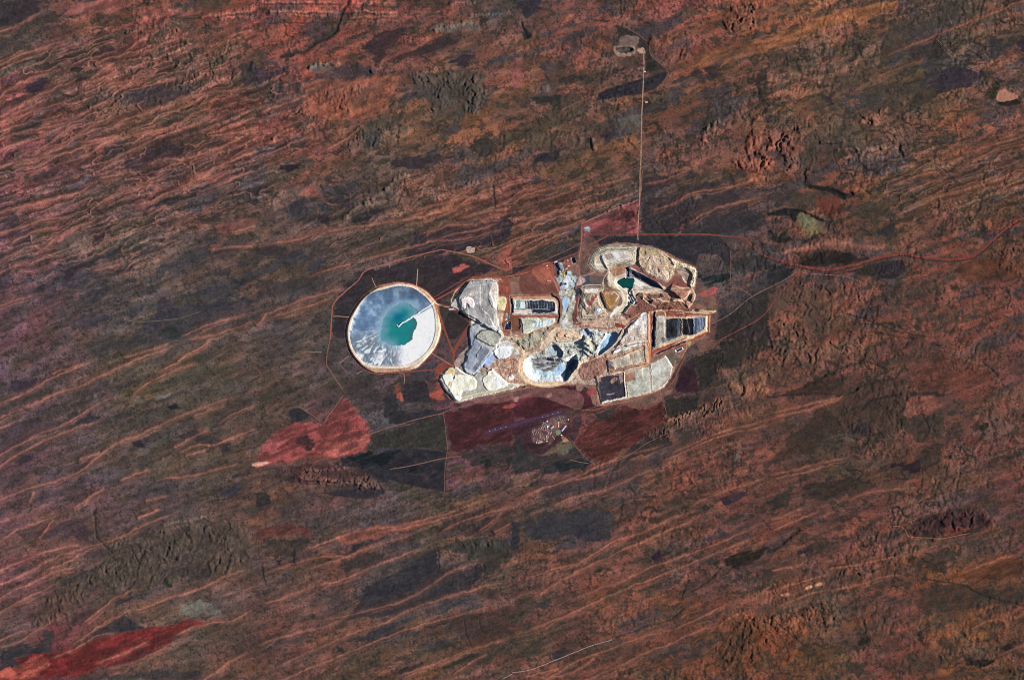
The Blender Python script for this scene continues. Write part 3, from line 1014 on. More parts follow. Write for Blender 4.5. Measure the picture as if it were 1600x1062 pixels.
    for tile, _, pts in parse(DUNE, 1):
        p = smooth(P(tile, pts))
        # crests that run to the edge of the survey go on beyond it
        for e, f in ((0, 1), (-1, -2)):
            if p[e, 0] <= 2 or p[e, 0] >= 1598 or p[e, 1] >= 1058:
                g = p[e] - p[f]
                g = g / max(np.hypot(*g), 1e-6)
                q = p[e] + g * 260
                p = np.vstack([q, p]) if e == 0 else np.vstack([p, q])
        sl = win(xs, ys, p, 14)
        if X[sl].size == 0:
            continue
        x = X[sl] + 3.0 * wa[sl] + 2.2 * wc[sl] + .6 * we[sl]
        y = Y[sl] + 3.0 * wb[sl] + 2.2 * wd[sl] + .6 * wf[sl]
        d, T = lined(p, x, y)
        n = vnoise(u[sl] / 26, v[sl] / 9, 97)
        wd_ = 1.05 + 2.3 * n ** 1.5
        tap = sst(-.02, .14, T) * sst(1.02, .86, T)
        br = np.clip(.55 + .7 * (fbm(u[sl] / 30, v[sl] / 12, 2, 99) - .3), .45, 1)
        k = np.exp(-(d / wd_) ** 2) * tap * br
        crest[sl] = np.maximum(crest[sl], k)
        # a second, wandering crest beside the main one
        off = 9.0 * (vnoise(u[sl] / 38, v[sl] * 0 + p[0, 1] * .31, 103) - .5)
        d2, T2 = lined(p + np.array([0.0, 3.2]), x + .36 * off, y + .93 * off)
        k2 = np.exp(-(d2 / (.7 + 1.1 * n)) ** 2) * tap * br * sst(.42, .6, vnoise(u[sl] / 30, v[sl] / 20, 105)) * .7
        crest[sl] = np.maximum(crest[sl], k2)
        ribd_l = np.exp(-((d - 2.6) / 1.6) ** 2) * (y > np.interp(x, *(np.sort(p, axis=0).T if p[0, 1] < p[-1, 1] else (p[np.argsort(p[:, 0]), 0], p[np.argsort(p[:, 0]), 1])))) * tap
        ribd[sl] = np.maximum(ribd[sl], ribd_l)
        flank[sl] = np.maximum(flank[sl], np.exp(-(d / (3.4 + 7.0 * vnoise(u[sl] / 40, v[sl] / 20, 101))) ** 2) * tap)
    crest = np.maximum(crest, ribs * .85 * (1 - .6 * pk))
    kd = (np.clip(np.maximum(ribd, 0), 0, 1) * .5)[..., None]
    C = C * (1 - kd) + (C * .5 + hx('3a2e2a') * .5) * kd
    ex = np.clip(X / 1600, 0, 1)[..., None]
    dc = D_WEST * (1 - ex) + D_EAST * ex
    lum2 = (.97 + .22 * (f1 - .5) + .25 * (m2 - .5))[..., None]
    kf = np.clip(flank * (.25 + .4 * m1), 0, .55)[..., None]
    C = C * (1 - kf) + (C * .42 + dc * np.array([.80, .74, .72]) * .58) * kf
    kc = np.clip(crest * .88, 0, .9)[..., None]
    C = C * (1 - kc) + (dc * .84 + C * .34) * lum2 * kc
    g_ = C.mean(-1, keepdims=True)
    C = C * (np.clip(g_, .08, .6) / .28) ** .2
    g_ = C.mean(-1, keepdims=True)
    C = C + (C - g_) * .05
    Z += 1.5 * crest + .7 * flank
    return X, Y, Z, C
# ---------------------------------------------------------------- grids
MX0, MX1, MY0, MY1 = 509.6, 1131.0, 365.3, 696.8      # the mine is sampled twice as finely
GS = 1.3

def core(a, b):
    return np.arange(round(a / GS), round(b / GS) + 1) * GS

def spread(c, out0, out1):
    l, s = [c[0]], GS
    while l[-1] > out0:
        s *= 1.07; l.append(l[-1] - s)
    r, s = [c[-1]], GS
    while r[-1] < out1:
        s *= 1.07; r.append(r[-1] + s)
    return np.concatenate([np.array(l[::-1])[:-1], c, np.array(r)[1:]])

gxs = spread(core(-13, 1612), -2600, 4200)
gys = spread(core(-13, 1075), -2600, 3700)
GX, GY, GZ, GC = terrain(gxs, gys)
FS = GS / 2
fxs = np.arange(round((MX1 - MX0) / FS) + 1) * FS + MX0
fys = np.arange(round((MY1 - MY0) / FS) + 1) * FS + MY0
X, Y, Z, C = terrain(fxs, fys)
gi0, gi1 = np.searchsorted(gxs, [MX0 - .1, MX1 - .1])
gj0, gj1 = np.searchsorted(gys, [MY0 - .1, MY1 - .1])
MID = np.zeros(X.shape, np.int32)
NA = vnoise(X / 2.1, Y / 2.1, 201) - .5
NB = fbm(X / 7, Y / 7, 3, 205) - .5
NC = vnoise(X / 1.1, Y / 1.1, 207) - .5
JX = X + 1.6 * (vnoise(X / 5, Y / 5, 211) - .5) + .9 * (vnoise(X / 2, Y / 2, 212) - .5)
JY = Y + 1.6 * (vnoise(X / 5, Y / 5, 213) - .5) + .9 * (vnoise(X / 2, Y / 2, 214) - .5)

COOL = np.array([1.05, 1.07, 1.11])
REG = {}            # key -> record of one object
ORD = []
def reg(key, name, label=None, cat=None, group=None, kind=None, parent=None, mat='earth'):
    REG[key] = dict(name=name, label=label, cat=cat, group=group, kind=kind, parent=parent, mat=mat, id=len(ORD) + 1)
    ORD.append(key)
    return key

def tint(sl, col, tex, ang=None, wl=3.0, st=6.0):
    n = .9 * NB[sl] + .5 * NA[sl] + .3 * NC[sl]
    if ang is not None:
        a = math.radians(ang)
        q = X[sl] * math.cos(a) + Y[sl] * math.sin(a)
        r = -X[sl] * math.sin(a) + Y[sl] * math.cos(a)
        n = n * .5 + 1.1 * (vnoise(q / (wl * st), r / wl, 221) - .5) + .5 * (vnoise(q / (wl * st * .5), r / (wl * .5), 222) - .5)
    return hx(col) * COOL * (1 + tex * n * 1.3)[..., None]

def area(key, p, col, h=0.0, w=2.0, side=None, n=1, sm=True, tex=.22, ang=None, wl=3.0, alpha=1.0, jit=True, rings=0.0, lev=None, rough=0.0, rim=True, cont=None):
    """one surface of the mine: a colour, and a raised (h > 0) or sunk (h < 0) profile from its edge inwards"""
    if sm:
        p = smooth(p, True)
    sl = win(fxs, fys, p, 3)
    xx, yy = (JX[sl], JY[sl]) if jit else (X[sl], Y[sl])
    d = sdf(p, xx, yy)
    ins = d > 0
    c = tint(sl, col, tex, ang, wl)
    h = h * (.85 if h > 0 else 1.2)
    ww = w(X[sl], Y[sl]) if callable(w) else w
    t = np.clip(d / ww, 0, 1)
    if n > 1:
        k = t * n
        fl = np.minimum(np.floor(k), n - 1)
        prof = (fl + sst(0, .6, k - fl)) / n
        if rings:
            e = ((k - fl) < .6) & (t < 1)
            c = c * np.where(e, 1 - rings, 1 + rings * .6)[..., None]
    else:
        prof = t
    if side:
        s = tint(sl, side, tex)
        e = (t < 1)[..., None]
        c = np.where(e, s, c)
    if lev is not None:
        Z[sl] = np.where(ins, lev + h * prof, Z[sl])
    elif h:
        Z[sl] += np.where(ins, h * prof, 0)
    if rough:
        Z[sl] += np.where(ins, rough * t * (NB[sl] * 2 + NA[sl]), 0)
    if cont:
        cw, lv, zs, st = cont
        q = fbm(X[sl] / cw, Y[sl] / cw, 2, 261 + int(cw * 10), .4).astype(float)
        q = sst(.12, .88, q) * lv
        gy, gx = np.gradient(q, FS)
        f = (q - np.floor(q)) / (np.hypot(gx, gy) + .02)
        g = (np.ceil(q) - q) / (np.hypot(gx, gy) + .02)
        Z[sl] += np.where(ins, zs * np.floor(q) * np.clip(d / 2, 0, 1), 0)
        c = c * (1 + st * (f < .8) - st * .9 * (g < .8))[..., None]
    if h and rim:
        e = ins & (d > np.minimum(ww, 3)) & (d < np.minimum(ww, 3) + 1.1)
        c = np.where(e[..., None], np.clip(c * 1.16 + .03, 0, .97), c)
        toe = (sst(-2.0, -1.3, d) * (d < 0) * .55 * sst(-.25, .1, NB[sl]))[..., None]
        C[sl] = C[sl] * (1 - toe) + hx('cdb8a2') * toe
    a = (ins * alpha)[..., None]
    C[sl] = C[sl] * (1 - a) + c * a
    if key:
        MID[sl][ins] = REG[key]['id']

def strip(key, p, w, col, dz=0.0, sm=True, tex=.2, alpha=1.0, jit=True):
    if sm:
        p = smooth(p)
    sl = win(fxs, fys, p, w + 2)
    xx, yy = (X[sl] * .5 + JX[sl] * .5, Y[sl] * .5 + JY[sl] * .5) if jit else (X[sl], Y[sl])
    d, T = lined(p, xx, yy)
    a = sst(w / 2 + .35, w / 2 - .35, d) * alpha
    C[sl] = C[sl] * (1 - a[..., None]) + tint(sl, col, tex) * a[..., None]
    if dz:
        Z[sl] += dz * sst(w / 2 + .4, w / 2 - .6, d)
    if key:
        MID[sl][d < w / 2] = REG[key]['id']

def scarp(p, h, fall, right=True, sm=True):
    """a step in the ground along a line; the side to the right of the direction of travel (y down) is high"""
    if sm:
        p = smooth(p)
    sl = win(fxs, fys, p, fall * 3)
    d, T = lined(p, X[sl], Y[sl])
    q = np.zeros(d.shape); best = np.full(d.shape, 1e9)
    for i in range(len(p) - 1):
        x0, y0 = p[i]; ex, ey = p[i + 1] - p[i]
        L = max(ex * ex + ey * ey, 1e-9)
        t = np.clip(((X[sl] - x0) * ex + (Y[sl] - y0) * ey) / L, 0, 1)
        e = (X[sl] - x0 - t * ex) ** 2 + (Y[sl] - y0 - t * ey) ** 2
        m = e < best
        best[m] = e[m]
        q[m] = (ex * (Y[sl] - y0) - ey * (X[sl] - x0))[m]
    s = np.where((q > 0) == right, d, -1)
    tap = sst(0, .12, T) * sst(1, .88, T)
    Z[sl] += .78 * h * np.where(s >= 0, np.exp(-(s / fall) ** 2), 0) * tap

# ---------------------------------------------------------------- the mine, surface by surface
reg('ground', 'mine_ground', kind='structure')
area('ground', P('Z', '740,436 790,436 870,412 905,416 905,465 925,470 922,420 950,382 1000,382 1056,402 1086,440 1080,470 1102,480 1108,518 1074,545 1058,572 1042,598 1000,622 932,634 918,606 880,602 830,606 710,625 700,595 724,570 736,520 736,505 712,470 722,450'),
     '8e6858', alpha=.8, tex=.3)
area('ground', P('Z', '745,446 790,440 800,520 870,510 905,430 920,470 1000,500 1060,480 1075,530 1010,560 1000,600 930,600 905,600 830,600 715,618 706,596 740,530 722,475'),
     'bda894', alpha=.72, tex=.45, rough=.2, cont=(11, 5, .25, .16))
for q, c_ in (('700,610 760,560 800,600 900,610 905,640 840,620 760,630', '9c7464'), ('1080,440 1120,470 1115,530 1090,545', '8a5c4c'), ('905,380 935,380 930,470 905,470', '90685a'), ('930,600 1000,640 1050,610 1060,580 1040,600', '94705e')):
    area('ground', P('Z', q), c_, alpha=.45, tex=.4)
area('ground', P('B', '60,220 210,170 250,330 240,350 60,350'), '6a4038', alpha=.8)
area('ground', P('B', '110,230 160,190 220,180 240,260 180,300'), '9a5a48', alpha=.8)
area('ground', P('C', '700,150 850,150 850,720 770,720 760,500 720,260'), '86503f', alpha=.9)
area('ground', P('C', '690,170 840,160 830,290 700,250'), '87483c', alpha=.9)
area('ground', P('B', '380,700 520,680 510,780 420,830 370,800'), '7a4a40', alpha=.6, rough=.5, tex=.5)
area('ground', P('B', '420,690 510,700 500,770 430,770'), '9a7060', alpha=.6)
area('ground', P('B', '330,330 390,320 360,480 340,500'), '6c4038', alpha=.8)
area('ground', P('B', '370,270 500,250 520,300 390,320'), '584e4c', alpha=.8)
area('ground', P('B', '640,400 760,360 1000,400 1000,450 800,450 640,500'), '7a5046', alpha=.9, rough=.8)
area('ground', P('D', '20,380 110,330 180,380 80,470 50,540 0,500'), '8a4438', alpha=.8)
area('ground', P('D', '190,380 340,180 390,180 340,330 330,440 280,420'), 'a08c80', alpha=.9)

# --- tailings dam
reg('dam', 'tailings_dam', 'round tailings storage dam with a pale ring embankment and red perimeter road', 'tailings dam')
reg('dam_wall', 'embankment', parent='dam')
reg('dam_road', 'toe_road', parent='dam')
reg('dam_white', 'salt_beach', label='dazzling white dry salt beach', parent='dam')
reg('dam_grey', 'wet_beach', label='blue grey wet tailings beach with pale streaks', parent='dam')
reg('dam_pond', 'decant_pond', label='teal water pool in the middle of the dam', parent='dam', mat='water')
reg('dam_way', 'causeway', label='straight pale decant causeway with a hooked end', parent='dam')
d_out = smooth(P('H', '600,125 720,140 850,200 960,320 985,450 1000,560 960,700 890,800 760,920 560,950 430,970 310,930 220,850 150,740 120,600 140,480 190,380 260,280 340,210 420,160 520,135'), True)
d_in = smooth(P('H', '640,160 740,180 830,240 905,320 940,420 945,560 925,660 870,760 790,830 690,885 560,897 440,893 330,885 250,825 190,740 160,640 165,540 190,440 240,350 300,270 370,215 470,190 560,165'), True)
cd_ = d_out.mean(0)
d_out = cd_ + (d_out - cd_) * 1.018
sl = win(fxs, fys, d_out, 4)
so, si = sdf(d_out, JX[sl] * .3 + X[sl] * .7, JY[sl] * .3 + Y[sl] * .7), sdf(d_in, JX[sl] * .3 + X[sl] * .7, JY[sl] * .3 + Y[sl] * .7)
zb = float(np.median(Z[sl]))
cx, cy = P('H', '600,520')[0]
ring = (so > 0) & (si <= 0)
width = np.clip(so - si, 2, 99)
tr = np.clip(so / width, 0, 1)
col = np.where((so < 1.7)[..., None], tint(sl, '7c4032', .3), np.where((so < 2.6)[..., None], tint(sl, 'c89c80', .25),
      np.where((si > -3.3)[..., None], tint(sl, 'dcc6aa', .2), tint(sl, 'a88468', .35))))
se = (X[sl] - cx > 20) & (Y[sl] - cy > -10) & (so > 2.4)
col = np.where((se & (si <= -3.3))[..., None], tint(sl, 'c9bda2', .25), col)
C[sl] = np.where(ring[..., None], col, C[sl])
Z[sl] = np.where(ring, zb + 2.6 * sst(1.5, 4.2, so) + (so > 3.2) * .2, Z[sl])
MID[sl][ring] = REG['dam_wall']['id']
MID[sl][ring & (so < 1.7)] = REG['dam_road']['id']
th = np.degrees(np.arctan2(Y[sl] - cy, X[sl] - cx)) % 360
rr = np.hypot(X[sl] - cx, Y[sl] - cy)
thn = th + 14 * (fbm(X[sl] / 16, Y[sl] / 16, 3, 231) - .5)
stk = fbm(th / 7.5 + 2.2 * (fbm(X[sl] / 11, Y[sl] / 11, 2, 239) - .5), rr / 22, 4, 233, .6)
stk2 = fbm(th / 2.6, rr / 15, 3, 235, .6)
blot = fbm(X[sl] / 13, Y[sl] / 13, 4, 237, .6)
blue = hx('6884a6') * (1 + .6 * (blot - .5) + .06 * (stk2 - .5))[..., None]
lt = sst(.50, .70, .85 * blot + .15 * stk2)[..., None] * .48
blue = blue * (1 - lt) + hx('b9cad9') * lt
blue = blue * (1 - .26 * sst(30, 70, rr) * sst(200, 270, th) * sst(345, 300, th))[..., None]
k2 = sst(.46, .66, .5 * stk + .5 * stk2)[..., None]
strk = (hx('6f7d8c') * (1 - k2) + hx('dde3ec') * k2) * (1 + .3 * NA[sl])[..., None]
white = hx('eef1f6') * (1 + .10 * NA[sl] + .14 * (blot - .5))[..., None]
w_white = np.clip(sst(330, 334, th) + sst(104, 76, thn) * (th < 180), 0, 1)
w_str = sst(178, 150, thn) * (1 - w_white) * (th < 260)
edge_w = sst(6, 2, si) * sst(80, 130, th) * sst(230, 195, th) * sst(.45, .6, blot) * .8
sheet = blue * (1 - w_str - w_white)[..., None] + strk * w_str[..., None] + white * w_white[..., None]
sheet = sheet * (1 - edge_w)[..., None] + white * edge_w[..., None]
inn = si > 0
C[sl] = np.where(inn[..., None], sheet, C[sl])
Z[sl] = np.where(inn, zb + 2.2 - .012 * si + .05 * stk, Z[sl])
MID[sl][inn] = REG['dam_grey']['id']
MID[sl][inn & (w_white > .5)] = REG['dam_white']['id']
pond_n = smooth(P('H', '490,420 530,370 610,332 690,322 725,350 780,390 745,440 768,470 772,520 742,590 722,660 680,690 600,703 520,688 455,650 442,600 460,540 470,470'), True)
pd = sdf(pond_n, X[sl] + 3.0 * (vnoise(X[sl] / 4, Y[sl] / 4, 241) - .5), Y[sl] + 3.0 * (vnoise(X[sl] / 4, Y[sl] / 4, 243) - .5))
shallow = sst(19, -3, pd + 12 * (blot - .5)) * (1 - w_white)
deepn = sst(18, -6, np.hypot((X[sl] - cx - 1) / 1.15, Y[sl] - (cy - 14)))
pc = hx('1f8084') * (1 - deepn)[..., None] + hx('0a6284') * deepn[..., None]
pc = pc * (1 + .12 * NB[sl])[..., None]
pc = pc * (1 - .85 * shallow)[..., None] + hx('7d9fb6') * (.85 * shallow)[..., None]
shelf = sst(1.0, 5, X[sl] - cx - 14) * sst(8, 2, pd) * (w_white > .5) * .7
pc = pc * (1 - shelf)[..., None] + hx('3c6a68') * shelf[..., None]
pin = pd > -1.5 * (1 - (w_white > .5))
C[sl] = np.where(pin[..., None], pc, C[sl])
Z[sl] = np.where(pin, zb + 1.55, Z[sl])
MID[sl][pin] = REG['dam_pond']['id']
halo = sst(-15, 0, pd + 5 * (blot - .5)) * (~pin) * inn * (1 - w_white) * .85
C[sl] = C[sl] * (1 - halo)[..., None] + hx('86a6ba') * halo[..., None]
strip('dam_way', P('H', '925,316 745,437 640,500 606,530'), 2.3, 'ddd6cc', dz=.75, sm=False)
strip('dam_way', P('H', '640,500 606,530 591,521'), 1.7, 'ece8e2', dz=.75, sm=False)

# --- north-west dump
reg('nw', 'waste_dump', 'broad grey waste rock dump with a pinkish round cap beside the tailings dam', 'waste dump', 'waste rock dumps of the mine')
reg('nw_cap', 'cap', label='pinkish white horseshoe cap', parent='nw')
reg('nw_road', 'dump_road', parent='nw')
reg('nw_pad', 'sand_pad', label='square yellow sand pad', parent='nw')
area('nw', P('C', '190,440 178,400 240,325 300,255 345,190 420,130 700,140 700,500 760,770 680,720 540,640 400,560 300,470'), 'b5aea4', h=1.0, w=1.2)
area('nw', P('C', '300,470 275,400 262,330 300,260 350,190 420,135 690,140 640,230 640,300 690,440 690,560 670,640 690,710 600,665 460,575'), '989490', h=2.6, w=1.3, side='7e7872', tex=.2, cont=(17, 4, .25, .12))
area('nw', P('C', '600,260 640,240 700,240 720,270 705,440 660,450 620,380'), 'b0a9a0', h=.8, w=1)
area('nw', P('C', '630,270 700,250 715,270 690,300 700,430 650,440 670,330'), 'c9c1b8', h=.5, w=1)
area('nw_cap', P('C', '300,440 292,380 310,330 370,312 430,340 446,400 430,440 385,435 375,400 350,395 345,440'), 'e0cfc6', h=1.6, w=1.3, tex=.14)
area('nw', P('C', '380,290 450,250 490,270 420,310'), 'b8b0a6', h=.4, w=1, tex=.1)
area('nw', P('C', '300,390 330,440 370,520 330,500 300,470'), 'c9c2b8', tex=.1)
scarp(P('C', '385,560 375,480 365,400'), 1.6, 5, right=False)
area('nw_pad', P('C', '712,320 800,315 812,400 790,470 705,465'), 'd8b988', h=.7, w=.8, sm=False)
area('nw_pad', P('C', '728,345 780,340 785,440 725,440'), 'dcc9a0', sm=False)
strip('nw_road', P('C', '440,190 560,180 690,155'), 1.2, 'c5bdb4', alpha=.8)
strip('nw_road', P('C', '512,195 514,300 516,400 545,465 605,520 640,590 670,650 700,700 750,765'), 1.7, 'd6cdc2')
strip('nw_road', P('C', '600,220 560,340 570,400'), 1.5, 'b8ae9c', alpha=.7)
strip('nw_road', P('C', '715,570 700,640 680,660'), 1.5, 'd9cec2', alpha=.9)
strip('nw_road', P('C', '160,458 290,462 330,500'), 2.2, 'd8cfc2')
strip('nw_road', P('C', '420,600 520,650 640,715 760,770'), 2.4, 'dcd3c8')
scarp(P('C', '290,475 340,525 450,595 580,662 690,722'), 2.6, 9, right=False)
scarp(P('C', '700,710 760,765'), 2.2, 5, right=False)

# --- blue-grey dump south of it
reg('mid', 'waste_dump', 'blue grey terraced waste dump with a scalloped dark western edge', 'waste dump', 'waste rock dumps of the mine')
reg('mid_oval', 'upper_mound', label='olive grey oval mound', parent='mid')
reg('mid_white', 'white_cap', label='white polygonal cap', parent='mid')
reg('mid_blue', 'blue_floor', label='lavender blue graded floor', parent='mid')
area('mid', P('D', '390,-60 430,-95 520,-110 640,-80 760,-20 780,40 720,120 690,200 650,240 560,340 450,470 400,475 345,440 322,400 328,350 368,278 342,240 392,180 402,110 386,60'), '8b909a', h=3.0, w=1.2, side='b9bcc0', tex=.18)
area('mid', P('D', '395,470 340,440 325,390 360,400 420,440 450,470'), 'c4c6c4', tex=.2)
area('mid', P('D', '520,155 610,200 600,232 520,320 455,432 418,405 430,370 480,320 470,285 490,220'), '70747e', h=-.5, w=.8, tex=.12)
scarp(P('D', '478,300 468,260 500,205 535,145'), 1.1, 7, right=True)
area('mid', P('D', '420,-70 560,-100 740,-30 760,60 640,170 560,150 470,70'), 'b4b3ac', tex=.3, alpha=.8)
area('mid_oval', P('C', '470,745 530,695 640,690 740,745 748,820 690,875 620,872 520,825 455,790'), '97968a', h=1.9, w=2.2, side='6c6c66', tex=.26)
area('mid_oval', P('C', '510,735 640,705 730,760 725,815 660,850 560,800'), 'a3a192', tex=.3)
area('mid_blue', P('D', '640,225 672,290 612,382 548,342'), '98aed2', sm=False, tex=.12)
strip('mid_blue', P('D', '620,262 545,345 480,430 425,500'), 2.6, '8fa6c6', sm=False)
area('mid', P('D', '700,120 800,80 860,110 850,150 720,150 640,200 600,230 610,200'), 'b9b6b0', tex=.2)
area('mid', P('D', '755,90 800,92 800,122 760,122'), '8d9098', sm=False, tex=.05)
area('mid_white', P('D', '662,200 722,148 875,150 892,192 842,272 780,302 712,296 670,252'), 'd9d8dc', h=1.8, w=1.2, sm=False, tex=.12)
area('mid', P('D', '880,150 940,170 950,240 900,250 870,220'), 'b0a898', tex=.2, rough=.4)
area('mid', P('D', '820,280 960,240 960,280 830,330'), '86868c', alpha=.7)
# --- reworked red ground
reg('red', 'stockpile_yard', 'rusty red yard criss-crossed by tracks west of the big pit', 'yard')
area('red', P('D', '690,330 760,300 900,260 960,280 960,420 980,540 830,560 760,480 720,400'), 'b08e78', tex=.3, cont=(8, 4, .25, .2))
for q in ('680,330 730,410 760,490 820,550', '740,390 860,420', '850,290 870,360 850,470', '780,320 890,300 940,330', '890,330 880,460', '860,420 890,400'):
    strip('red', P('D', q), 1.2, '8c5038', alpha=.9)
area('red', P('D', '835,500 870,470 895,500 870,530 840,530'), 'e0d2d2', h=.8, w=1, tex=.1)

# --- cream dump, south-west corner
reg('cream', 'waste_dump', 'cream and grey waste dump with a black edged south-western corner', 'waste dump', 'waste rock dumps of the mine')
reg('cream_a', 'cream_cap', label='large cream cap', parent='cream')
reg('cream_b', 'cream_cap', label='smaller cream cap with a curved dark edge', parent='cream')
area('cream', P('D', '50,530 80,470 150,400 230,385 330,450 430,490 480,430 520,430 600,420 650,400 720,470 830,560 990,590 870,640 560,708 290,782 236,778 120,655'), 'a39d90', h=2.4, w=1.5, side='e0dccc', tex=.2, sm=False)
strip('cream', P('D', '262,748 560,672 860,600 990,592'), 1.5, 'd9c898', alpha=.9)
strip('cream', P('D', '280,772 560,700 840,640'), 1.2, 'b5ad84', alpha=.8)
area('cream_a', P('D', '82,475 170,455 205,520 220,480 250,470 330,480 432,505 470,548 462,625 405,650 310,665 290,755 245,770 150,640 100,560'), 'ebe0c4', h=1.4, w=1.4, tex=.16)
area('cream_a', P('D', '100,450 160,395 210,400 225,440 215,510 195,500 170,460'), 'cfb284', h=.4, w=1)
area('cream_a', P('D', '150,560 180,555 165,600 145,600'), 'b99868', tex=.1)
area('cream_b', P('D', '600,430 660,410 710,480 820,560 815,600 690,648 620,655 560,615 535,560 545,500 590,470'), 'e6dcc2', h=1.6, w=1.5, tex=.22)
area('cream_b', P('D', '640,500 720,500 790,560 780,600 680,620'), 'efeae0', tex=.2, alpha=.8)
area('cream', P('D', '515,440 560,380 605,420 590,460 540,470'), '9a8a70', tex=.3)
scarp(P('D', '545,375 610,415'), 1.6, 5, right=False)
scarp(P('D', '62,500 50,540 125,648 240,770'), 1.2, 8, right=False)

# --- heap leach pads
reg('pad1', 'leach_pad', 'walled leach pad with a row of black cells north of the pale pad', 'leach pad', 'lined leach pads')
reg('pad1_black', 'black_liner', label='black lined cells', parent='pad1', mat='liner')
reg('pad1_green', 'pale_cell', label='pale green dry cells', parent='pad1')
reg('pad1_ditch', 'lined_ditch', label='black curved ditch', parent='pad1', mat='liner')
area('pad1', P('O', '170,90 1060,90 1160,130 1270,250 1260,560 1220,590 190,590 60,500 100,200'), '7a4638', tex=.25)
area('pad1', P('O', '180,105 1040,95 1170,150 1250,250 1220,520 190,520 200,200'), 'a87c64', h=1.2, w=1.4, sm=False, side='8a5442')
area('pad1', P('O', '250,170 1130,180 1210,290 1200,480 560,520 240,505'), 'cdbcae', sm=False, h=.4, w=1)
area('pad1_black', P('O', '185,150 235,140 245,470 190,480'), '1e2038', sm=False, tex=.2, h=-.8, w=.8)
area('pad1_green', P('O', '285,190 530,200 530,390 275,395'), 'a4b2a6', sm=False, h=-.9, w=.6, tex=.2)
area('pad1_green', P('O', '300,210 355,215 350,370 295,370'), '6f8a80', sm=False, tex=.2)
area('pad1_green', P('O', '400,230 520,220 520,370 420,385 395,340'), 'd3dcd6', sm=False, tex=.1)
strip('pad1_black', P('O', '370,220 368,370'), 1.0, '22252c', sm=False)
strip('pad1_black', P('O', '275,400 520,402'), 1.0, '14181c', sm=False)
area('pad1_black', P('O', '545,200 790,210 880,195 960,230 1060,215 1150,240 1160,420 1080,480 660,480 640,400 545,390'), '20242e', sm=False, h=-1.1, w=.8, tex=.5)
for i in range(9):
    xx = 590 + i * 64
    area('pad1_black', P('O', '%d,%d %d,%d %d,%d %d,%d' % (xx, 225, xx + 16, 225, xx + 30, 385, xx + 8, 385)), ('8d99a4', '4c565f', '66727c')[i % 3], alpha=.75, tex=.7, sm=False)
for yy in (262, 325):
    strip('pad1_black', P('O', '560,%d 1140,%d' % (yy, yy + 12)), .8, '59646e', alpha=.6, tex=.8, sm=False)
strip('pad1', P('O', '660,400 860,392 1040,405'), 1.4, 'b9bcc0', sm=False, alpha=.8, tex=.5)
strip('pad1', P('O', '560,505 900,498 1130,492'), 1.7, '8f8894', sm=False, alpha=.8, tex=.6)
strip('pad1_ditch', P('O', '1080,70 1120,110 1190,140 1245,220 1260,330 1240,440 1250,560 1225,690'), 2.6, '14151c', dz=-1.2)
strip('pad1', P('O', '200,500 520,500'), 1.0, 'c9c0b8', sm=False)
strip('pad1', P('O', '190,560 900,560 1220,565'), 2.4, '7e3c2e', sm=False)
strip('pad1', P('O', '190,110 600,95 1040,95'), 2.0, '9a5a44', sm=False)
reg('pad2', 'leach_pad', 'pale green triangular leach pad with white streaks', 'leach pad', 'lined leach pads')
reg('pad2_shade', 'painted_shadow', parent='pad2', mat='liner')
area('pad2', P('O', '400,590 1140,590 1180,680 1100,740 700,880 540,940 440,930 430,750'), 'b3b39c', h=1.5, w=1.4, sm=False, side='c0b49c', tex=.3)
area('pad2', P('O', '640,640 900,640 1130,640 1140,700 900,790 660,800'), 'b9c6c8', sm=False, ang=95, wl=2.2, tex=.5, alpha=.9)
for xx in (690, 770, 850):
    area('pad2', P('O', '%d,700 %d,690 %d,790 %d,800' % (xx - 10, xx + 25, xx + 15, xx - 20)), 'e2ecf0', sm=False, tex=.1, alpha=.9)
area('pad2_shade', P('O', '375,600 405,605 395,700 410,800 350,880 360,740'), '12121c', sm=False, tex=.2)  # shadow along the pad's western edge, painted as a near-black patch
area('ground', P('O', '240,580 370,590 350,880 210,900 200,640'), '6e4a3a', sm=False)
reg('cell1', 'water_pond', 'small navy blue pond with a teal strip beside the sand pad', 'pond', mat='water')
area('ground', P('O', '60,460 160,460 200,560 195,880 40,900 20,840'), '7a4232', sm=False)
area('cell1', P('O', '95,680 185,675 178,855 45,850'), '12203a', sm=False, h=-.7, w=.8, tex=.4)
area('cell1', P('O', '90,475 140,470 130,650 75,650'), '3c6260', sm=False, h=-.4, w=.6, tex=.3)
for yy in (510, 555, 600):
    strip('cell1', P('O', '78,%d 140,%d' % (yy, yy)), .8, '8fa09a', sm=False, alpha=.7)

# --- ground between the pads and the big pit
area('ground', P('C', '760,770 960,770 1230,660 1390,650 1250,790 1190,880 1020,930 930,850 840,800'), 'a39682', alpha=.95, tex=.3, cont=(7, 5, .35, .24))
area('ground', P('C', '960,780 1180,700 1280,690 1200,850 1040,920'), 'a39c86', alpha=.8, rough=.6, tex=.3)
strip('ground', P('C', '930,780 1120,730 1290,670 1380,640'), 1.8, 'b07c58')
strip('ground', P('C', '1400,620 1330,700 1230,800 1190,870 1020,940'), 1.7, 'a06f50')
scarp(P('C', '925,825 990,880 1025,925'), 1.6, 4, right=False)

